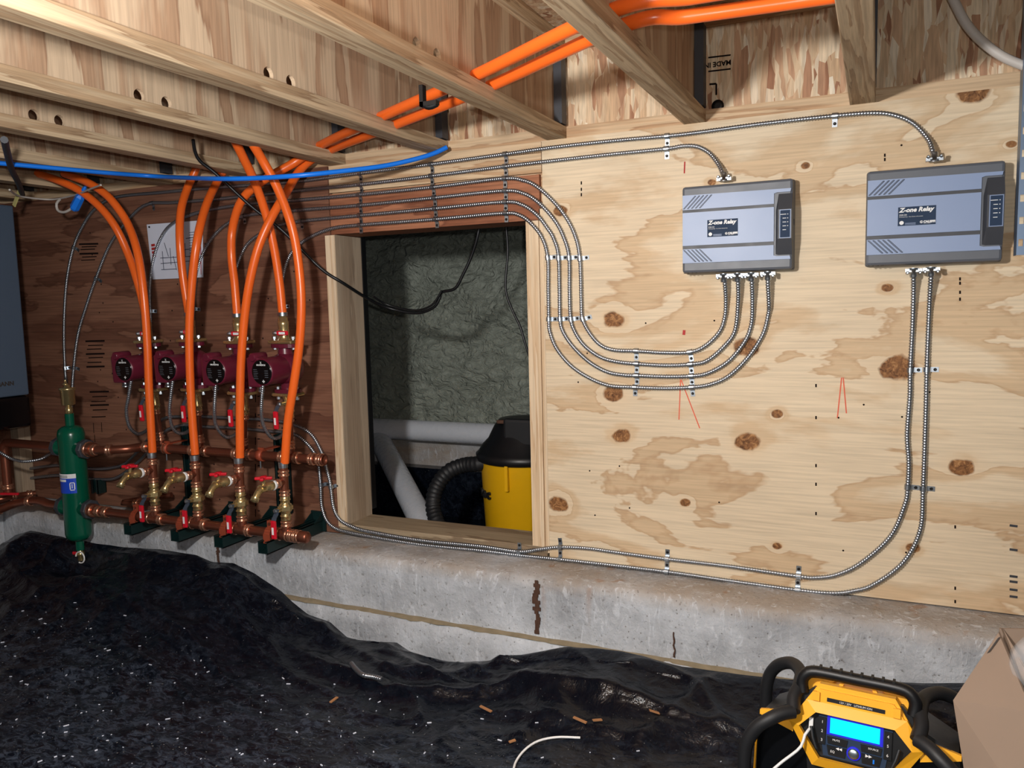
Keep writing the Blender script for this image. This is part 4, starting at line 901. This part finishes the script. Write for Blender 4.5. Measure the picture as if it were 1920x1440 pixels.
# ================================================================== BOILER
BX = -3.11; be = PX(40, 560, BX).y
zt_b = PX(28, 386, BX).z; zb_b = PX(55, 800, BX).z; zm = PX(52, 740, BX).z
bo = thing('boiler', (BX, be-.22, zb_b), 'grey wall-hung boiler cabinet with black lower panel in the left corner', 'boiler')
MB().box((XC+.02, be-.46, zm), (BX, be, zt_b), bev=.006).build('cabinet', 'boiler_grey', bo)
MB().box((XC+.02, be-.455, zb_b), (BX-.002, be+.004, zm-.002), bev=.014).build('lower_panel', 'black_gloss', bo)
M = Matrix.Translation((BX+.001, PX(26, 718, BX).y, PX(26, 722, BX).z)) @ Matrix.Rotation(math.pi/2, 4, 'Z') @ Matrix.Rotation(math.pi/2, 4, 'X')
t_ = text('lettering', 'VIESSMANN', .024, 'boiler_logo', bo, M, .0006, 'RIGHT', bold=.0006); t_.location = -ORIGIN[bo.name]
# ================================================================== PINNED PAPER
pq = [P(275, 421, -.003), P(380, 413, -.003), P(381, 520, -.010), P(286, 524, -.006)]
pp_ = thing('pinned_sheet', pq[3], 'white printed diagram sheet pinned to the dark plywood', 'paper')
def onp(u, v, d=.0012): return pq[0].lerp(pq[1], u).lerp(pq[3].lerp(pq[2], u), v)+V(0, -d, 0)
MB().prism(pq, (0, .0008, 0)).build('sheet', 'paper', pp_)
def pline(u0, v0, u1, v1, wd=.0012, mat='ink'):
    a, b = onp(u0, v0), onp(u1, v1); n = (b-a).cross(YA).normalized()*wd; MB().prism([a-n, b-n, b+n, a+n], (0, -.0004, 0)).build('diagram_line', mat, pp_)
for u, v, u2, v2 in ((.2, .62, .9, .62), (.2, .72, .85, .7), (.2, .83, .5, .83), (.25, .5, .25, .83), (.4, .45, .4, .75), (.55, .4, .55, .7), (.3, .35, .36, .6), (.45, .6, .5, .85), (.7, .3, .98, .28), (.62, .5, .9, .48), (.68, .38, .68, .62)): pline(u, v, u2, v2)
for k in range(9): pline(.76, .2+k*.045, .86+.03*(k % 3), .195+k*.045, .0009)
for k in range(4): MB().prism([onp(.05, .36+k*.065), onp(.12, .355+k*.065), onp(.12, .40+k*.065), onp(.05, .405+k*.065)], (0, -.0004, 0)).build('red_print', 'red_ink', pp_)
pline(.965, .45, .965, .95, .0014, 'red_ink')
for u, v in ((.05, .05), (.95, .05)): MB().lathe(onp(u, v), -YA, [(0, .004), (.003, .003)], 8).build('pin', 'black', pp_)
# ================================================================== POLYTHENE SHEET
ED = [(-200, 1075), (-60, 1045), (0, 1025), (30, 1003), (60, 994), (80, 998), (150, 1012), (230, 1025), (300, 1029), (370, 1040), (400, 1053), (440, 1055), (480, 1075), (530, 1108), (550, 1128), (580, 1150), (620, 1165), (640, 1182), (660, 1200), (745, 1203), (770, 1220), (835, 1243), (940, 1235), (1065, 1210), (1165, 1218), (1280, 1248), (1380, 1262), (1460, 1271), (1520, 1275), (1800, 1279), (1920, 1281), (2200, 1290)]
ep = [P(x, y, LF-.022) for x, y in ED]
def edge_at(x):
    for a, b in zip(ep, ep[1:]):
        if a.x <= x <= b.x: return a.lerp(b, (x-a.x)/(b.x-a.x)).z
    return ep[0].z if x < ep[0].x else ep[-1].z
NX, NY = 460, 210; X0, X1 = -3.45, 1.2
RID = [([(560, 1160), (640, 1200), (720, 1238), (830, 1252), (1000, 1240), (1100, 1245), (1200, 1262), (1320, 1285), (1450, 1295)], .045, .035),
       ([(520, 1190), (620, 1235), (720, 1275), (860, 1282), (960, 1280), (1080, 1305), (1200, 1335), (1330, 1368), (1420, 1385)], .050, .032),
       ([(880, 1300), (980, 1325), (1080, 1355), (1180, 1372), (1300, 1392)], .028, .025),
       ([(1060, 1228), (1140, 1244), (1240, 1275), (1340, 1310)], .030, .022),
       ([(90, 1050), (200, 1066), (300, 1080), (400, 1098), (470, 1120), (520, 1175)], .032, .030),
       ([(180, 1085), (300, 1120), (380, 1150), (470, 1190), (560, 1225)], .026, .026),
       ([(0, 1075), (90, 1110), (190, 1140), (330, 1200), (430, 1225)], .022, .03),
       ([(400, 1120), (430, 1160), (450, 1200), (520, 1230)], .020, .018),
       ([(1380, 1290), (1300, 1330), (1230, 1365), (1150, 1400)], .022, .02)]
gx = np.linspace(X0, X1, NX+1)[:, None]; gs = np.linspace(0, 1, NY+1)[None, :]
gy = np.broadcast_to(LF-.024-2.0*gs**1.35, (NX+1, NY+1)); gx = np.broadcast_to(gx, gy.shape)
RZ = np.zeros(gy.shape)
for pts, hgt, wid in RID:
    q = [PZ(x, y, .05) for x, y in pts]; best = np.full(gy.shape, 9.); side = np.zeros(gy.shape); along = np.zeros(gy.shape)
    for n_, (a, b) in enumerate(zip(q, q[1:])):
        dx, dy = b.x-a.x, b.y-a.y; L2 = dx*dx+dy*dy
        t = np.clip(((gx-a.x)*dx+(gy-a.y)*dy)/L2, 0, 1); ex = gx-a.x-t*dx; ey = gy-a.y-t*dy; dd = np.hypot(ex, ey)
        m_ = dd < best; best = np.where(m_, dd, best); side = np.where(m_, np.sign(dx*ey-dy*ex), side); along = np.where(m_, n_+t, along)
    wv = np.where(side > 0, wid*1.7, wid*.8)
    endf = np.clip(np.minimum(along, len(q)-1-along)/.8, 0, 1)
    RZ += .58*hgt*endf*np.exp(-(best/wv)**1.4)
vs = []
for i in range(NX+1):
    x = float(gx[i, 0]); ez = edge_at(x)
    run = .12+max(ez-.02, 0)*3.2
    for k in range(NY+1):
        y = float(gy[i, k]); dist = LF-.024-y; t = min(dist/run, 1)
        fl = .008+.02*noise.noise(V(x*1.1, y*1.3, 3))
        z = fl+(ez-fl)*(1-t)**(1.5+4*max(ez-.02, 0)) if t < 1 else fl
        near = math.exp(-max(dist, 0)/.35); amp = min(1, dist/.05)
        z -= .09*math.exp(-((x-SEPX)/.16)**2-((y-SEPY+.03)/.07)**2)*amp
        f1 = 1-abs(noise.noise(V(x*1.6+.5*noise.noise(V(x*2, y*2, 7)), (y+.18*x)*7, 1)))*2.4
        f2 = 1-abs(noise.noise(V(x*5, y*8+x*2, 11)))*2.6
        f3 = noise.fractal(V(x*15, y*15, 5), .7, 2.1, 4)
        z += amp*(float(RZ[i, k])+max(f1, 0)**2*.020*near+max(f2, 0)**2*(.010*near+.005)+f3*(.0026+.003*near))
        yy = y-amp*noise.noise(V(x*5, y*6, 20))*.012*near
        if dist < .05: yy -= abs(noise.noise(V(x*7, z*9, 2)))*.010+.002
        vs.append(V(x, yy, max(z, -.03)))
mb = MB().add(vs, [(i*(NY+1)+k, (i+1)*(NY+1)+k, (i+1)*(NY+1)+k+1, i*(NY+1)+k+1) for i in range(NX) for k in range(NY)], True)
sh = mb.build('ground_sheet', 'polythene', None, fix=False)
tag(sh, 'crumpled dusty black plastic sheet covering the ground and lapping up the concrete', 'plastic sheet')
sheet_z = lambda x, y: min(vs, key=lambda p: (p.x-x)**2+(p.y-y)**2).z
# debris
dbr = MB()
for k in range(460):
    x, y = random.uniform(-2.8, .6), random.uniform(-1.35, -.45)
    i = min(max(int((x-X0)/(X1-X0)*NX+.5), 0), NX); s = min(max((LF-.024-y)/2.0, 0), 1)**(1/1.35); kk = min(max(int(s*NY+.5), 0), NY)
    p = vs[i*(NY+1)+kk]; s = random.choice((.001, .0014, .002, .003))
    M = Matrix.Translation(p+V(0, 0, .002)) @ Matrix.Rotation(random.uniform(0, 6.3), 4, 'Z') @ Matrix.Rotation(random.uniform(-.4, .4), 4, 'X')
    dbr.box((-s*random.uniform(.5, 2.4), -s*.5, -.0008), (s*random.uniform(.5, 2.4), s*.5, .0012), M)
tag(dbr.build('debris_crumbs', 'paper'), 'pale crumbs and sawdust scattered over the black plastic', 'debris', kind='stuff')
def on_sheet(px, py):
    p = PZ(px, py, .03)
    for _ in range(3): p = PZ(px, py, sheet_z(p.x, p.y)+.004)
    return p
chips = [((900, 1325), (922, 1335)), ((1112, 1352), (1128, 1350)), ((1218, 1333), (1236, 1338)), ((1075, 1346), (1100, 1356)), ((955, 1393), (966, 1388)), ((620, 1318), (632, 1308))]
for k, (a, b) in enumerate(chips):
    a, b = on_sheet(*a), on_sheet(*b); n = (b-a).cross(ZA).normalized()*.005
    tag(MB().prism([a-n, b-n*.6, b+n, a+n*.5], (0, 0, .003)).build('wood_chip', 'straw'), 'thin brown wood chip on the black plastic, '+('nearest the middle of the frame', 'in the puddled fold', 'nearest the radio', 'long one beside the puddled fold', 'near the white wire offcut', 'leftmost of them')[k], 'wood chip', 'wood chips')
cable_thing('white_wire', [on_sheet(x, y)+V(0, 0, .004) for x, y in ((962, 1450), (968, 1430), (985, 1408), (1010, 1392), (1045, 1385), (1088, 1386))], .003, 'white', 'offcut of white wire curving on the black plastic', 'wire')
pth = spline([on_sheet(x, y)+V(0, 0, .008) for x, y in ((659, 1249), (668, 1260), (680, 1270), (700, 1274), (717, 1279))], .0022)
tag(MB().tube(pth, .0075, 8, lambda i: (.0078, .0078, .0062)[i % 3]).build('armoured_offcut', 'steel'), 'short offcut of armoured cable lying in a fold of the plastic', 'cable')
# ================================================================== RADIO
RC = None
d = ray(1603, 1386); RC = CP+d*((.215-H)/d.z)
ra = thing('jobsite_radio', (RC.x, RC.y, .03), 'yellow and black jobsite radio with lit cyan display', 'radio')
RYAW = math.radians(-6)
TILT = math.radians(-13)
zc_ = .185                                  # local height of the panel centre
def L(x, y, z): return V(x, y, z)
fr_ = Matrix.Translation((0, 0, zc_)) @ Matrix.Rotation(TILT, 4, 'X')   # tilted front frame: x right, z up, -y out
def pr(poly, y0, y1, M=fr_): 
    mb = MB(); mb.prism([M @ V(x, -y0, z) for x, z in poly], (M.to_3x3() @ V(0, -(y1-y0), 0))); return mb
ra.rotation_euler = (0, 0, RYAW)
# body core
body = [(-.185, -.17), (-.195, -.05), (-.185, .015), (-.125, .045), (-.085, .085), (.085, .085), (.125, .045), (.185, .015), (.195, -.05), (.185, -.17)]
pr(body, -.17, .0).build('housing', 'black', ra, True)
# yellow frame: hex surround built from bars
hexo = [(-.128, .012), (-.095, .062), (.095, .062), (.128, .012), (.078, -.066), (-.078, -.066)]
hexi = [(-.106, .008), (-.074, .042), (.074, .042), (.106, .008), (.064, -.048), (-.064, -.048)]
mb = MB()
for k in range(6):
    a, b, c, e = hexo[k], hexo[(k+1) % 6], hexi[(k+1) % 6], hexi[k]
    mb.prism([fr_ @ V(a[0], -.002, a[1]), fr_ @ V(b[0], -.002, b[1]), fr_ @ V(c[0], -.012, c[1]), fr_ @ V(e[0], -.012, e[1])], fr_.to_3x3() @ V(0, -.014, 0))
mb.build('front_frame', 'radio_yellow', ra, True)
top = pr([(-.098, .058), (-.072, .098), (.072, .098), (.098, .058)], -.055, .010).build('top_housing', 'radio_yellow', ra, True)
pr([(-.092, .06), (-.07, .088), (.07, .088), (.092, .06)], .008, .016).build('top_housing_face', 'radio_yellow', top, True)
for s in (-1, 1):
    pr([(s*.076-.007, .064), (s*.076-.007, .082), (s*.076+.007, .082), (s*.076+.007, .064)], .01, .021).build('lug', 'radio_yellow', top, True)
    pr([(s*.07, .085), (s*.045, .102), (s*.100, .100), (s*.112, .06)], -.07, -.02).build('top_shoulder', 'radio_yellow', top, True)
    # yellow wing arms to the cage
    pr([(s*.118, .022), (s*.128, .030), (s*.19, .018), (s*.19, .008), (s*.12, -.012)], -.004, .008).build('wing', 'radio_yellow', ra, True)
    pr([(s*.094, -.050), (s*.110, .000), (s*.165, .006), (s*.192, -.04), (s*.190, -.16), (s*.08, -.16)], .0, .006).build('speaker_grille', 'black_gloss', ra, True)
    sl = [(s*.165, .010), (s*.169, .010), (s*.197, -.038), (s*.197, -.16), (s*.193, -.16), (s*.193, -.038)]
    pr(sl, .0, .007).build('edge_trim', 'radio_yellow', ra, True)
lt = pr([(-.038, .096), (-.030, .112), (.030, .112), (.038, .096), (.03, .096), (.025, .106), (-.025, .106), (-.03, .096)], -.02, -.008).build('latch', 'radio_yellow', top, True)
ls = pr([(-.055, .066), (-.055, .074), (.055, .074), (.055, .066)], .0155, .0165).build('label_strip', 'black', top, True)
F0 = fr_ @ Matrix.Rotation(math.pi/2, 4, 'X')
def rt_(body, x, z, s, y, par, mat='white', **k): return text('lettering', body, s, mat, par, fr_ @ Matrix.Translation((x, -y, z)) @ Matrix.Rotation(math.pi/2, 4, 'X'), .0002, **k)
rt_('12V / 20V   LITHIUM ION', 0, .0678, .0058, .0168, ls, align='CENTER')
pn = pr(hexi, .0, .006).build('control_panel', 'black', ra, True)
pr([(-.058, -.044), (-.070, .034), (-.062, .040), (.062, .040), (.070, .034), (.058, -.044)], .006, .009).build('panel_inset', 'label_blue', pn, True)
pr([(-.053, .0), (-.053, .037), (.053, .037), (.053, .0)], .009, .0105).build('display_bezel', 'blue_glow', pn, True)
pr([(-.047, .004), (-.047, .034), (.047, .034), (.047, .004)], .0105, .0115).build('display', 'screen_cyan', pn, True)
for s in (-1, 1):
    bt = pr([(s*.062-.007, -.022), (s*.062-.007, .032), (s*.062+.007, .032), (s*.062+.007, -.022)], .009, .0115).build('button_bar', 'black', pn, True)
    for k, ch in enumerate('123' if s < 0 else '456'): rt_(ch, s*.062, .02-k*.018, .008, .0118, bt, align='CENTER')
pr([(-.052, -.004), (-.050, -.018), (-.014, -.018), (-.012, -.004)], .009, .0112).build('button', 'black', pn, True)
pr([(.052, -.004), (.050, -.018), (.014, -.018), (.012, -.004)], .009, .0112).build('button', 'black', pn, True)
pr([(-.052, -.021), (-.048, -.040), (-.016, -.040), (-.014, -.021)], .009, .0112).build('button', 'black', pn, True)
pr([(.052, -.021), (.048, -.040), (.016, -.040), (.014, -.021)], .009, .0112).build('button', 'black', pn, True)
rt_('MUTE', -.034, -.010, .0055, .0116, pn, align='CENTER'); rt_('SOURCE', .036, -.010, .005, .0116, pn, align='CENTER'); rt_('EQ', -.04, -.034, .0065, .0116, pn, align='CENTER')
for s in (-1, 1):
    for k in range(2):
        xx = s*(.022+k*.006); pr([(xx+s*.006, -.024), (xx, -.021), (xx, -.027)], .0112, .0118).build('arrow_mark', 'white', pn, True)
c0 = fr_ @ V(0, -.009, -.026); ax = fr_.to_3x3() @ V(0, -1, 0)
kb = MB().lathe(c0, ax, [(0, .0135), (.003, .0135), (.004, .012)], 20).build('power_ring', 'blue_glow', pn, True)
MB().lathe(c0, ax, [(0, .0105), (.006, .0105), (.008, .008), (.0082, .001)], 20).build('power_button', 'galvanised', kb, True)
MB().box((.036, -.0125, -.036), (.039, -.0115, -.028), fr_).build('wireless_mark', 'blue', pn, True)
pr([(-.088, .004), (-.088, .026), (-.080, .026), (-.080, .004)], .006, .014).build('usb_plug', 'white', ra, True)
for s, z0 in ((-1, -.03), (1, -.036)):
    MB().tube([fr_ @ V(s*.083, -.016, z0+.04), fr_ @ V(s*.078, -.022, z0+.02), fr_ @ V(s*.070, -.022, z0)], .0035, 8).build('port_flap', 'rubber', pn, True)
# roll cage
def cage(pts, r=.014, nm='roll_bar'): MB().tube(spline(pts, .01), r, 12).build(nm, 'rubber', ra, True)
for s in (-1, 1):
    cage([V(s*.115, -.03, zc_+.045), V(s*.135, -.045, zc_+.043), V(s*.158, -.062, zc_+.032), V(s*.184, -.068, zc_+.008), V(s*.203, -.070, zc_-.035), V(s*.206, -.07, zc_-.1), V(s*.202, -.065, .03), V(s*.18, -.06, .012)])
    cage([V(s*.115, .02, zc_+.075), V(s*.12, -.005, zc_+.062), V(s*.115, -.03, zc_+.045)])
    cage([V(s*.115, .02, zc_+.075), V(s*.12, .07, zc_+.085), V(s*.15, .12, zc_+.08), V(s*.19, .15, zc_+.05), V(s*.212, .16, zc_-.0), V(s*.216, .165, zc_-.1), V(s*.21, .16, .02)])
hb = MB().tube(spline([V(-.105, .015, zc_+.07), V(-.108, .02, zc_+.092), V(-.10, .022, zc_+.108), V(-.08, .024, zc_+.116), V(0, .025, zc_+.116), V(.08, .024, zc_+.116), V(.10, .022, zc_+.108), V(.108, .02, zc_+.092), V(.105, .015, zc_+.07)], .008), .0125, 12).build('handle', 'black', ra, True)
for k in range(8): MB().box((-.075+k*.02, .018, zc_+.126), (-.070+k*.02, .034, zc_+.1300)).build('grip_rib', 'rubber', hb, True)
bpy.context.view_layer.update()
Mw = Matrix.Translation(ra.location) @ Matrix.Rotation(RYAW, 4, 'Z')
pl = Mw @ (fr_ @ V(-.084, -.014, .006))
cable_thing('charging_cable', [pl, pl+V(-.01, -.02, -.008), P(1500, 1402, pl.y-.03), P(1462, 1432, pl.y-.05), P(1440, 1455, pl.y-.06), P(1420, 1500, pl.y-.07)], .003, 'white', 'white charging cord plugged into the radio', 'cord')
# ================================================================== CARDBOARD BOX
cy = -.62
cb = thing('cardboard_box', P(1880, 1500, cy), 'open brown cardboard box beside the radio at the lower right', 'box')
q = [P(1787, 1313, cy), P(1872, 1186, cy+.10), P(1935, 1335, cy-.02), P(2010, 1500, cy-.10), P(1990, 1620, cy-.12), P(1835, 1620, cy-.06)]
ctr = sum(q, V(0, 0, 0))/len(q)
MB().prism([q[0], q[2], q[3], q[4], q[5]], (.003, .006, 0)).build('side_panel', 'cardboard', cb)
MB().prism([q[0], q[1], q[2]], (.003, .006, 0)).build('flap', 'cardboard', cb)
b1, b2 = P(1874, 1179, cy+.12), P(2050, 1182, cy+.12)
MB().prism([b1, b2, V(b2.x, b2.y, .02), V(b1.x, b1.y, .02)], (0, .005, 0)).build('rear_panel', 'cardboard', cb)
MB().prism([q[1]+V(.006, .012, .004), P(1893, 1205, cy+.1), P(1930, 1270, cy+.05), P(1925, 1300, cy+.03)], (.003, .006, 0)).build('inner_flap', 'cardboard', cb)
MB().prism([V(b1.x+.01, cy-.02, .02), V(b2.x, cy-.12, .02), V(b2.x, cy+.12, .02), V(b1.x+.01, cy+.12, .02)], (0, 0, .004)).build('bottom', 'cardboard', cb)
a, b = P(1853, 1222, cy+.07), P(1873, 1194, cy+.092); n = V(.0022, 0, .0022)
MB().prism([a-n+V(0, -.002, 0), b-n+V(0, -.002, 0), b+n+V(0, -.002, 0), a+n+V(0, -.002, 0)], (0, -.0008, 0)).build('slot_mark', 'relay_groove', cb)
bg = P(1942, 1248, cy+.05); mb = MB(); rings = []
for i in range(9):
    th = math.pi*(i+.5)/9
    rings.append([bg+V(.045*math.sin(th)*math.cos(a)*(1+.2*noise.noise(V(a*3, th*3, 1))), .035*math.sin(th)*math.sin(a), .055*math.cos(th)*(1+.15*noise.noise(V(a*2, th*4, 9)))) for a in [2*math.pi*k/14 for k in range(14)]])
mb.ring_sweep(rings); tag(mb.build('plastic_bag', 'clear_film'), 'clear plastic bag bulging out of the cardboard box', 'bag')
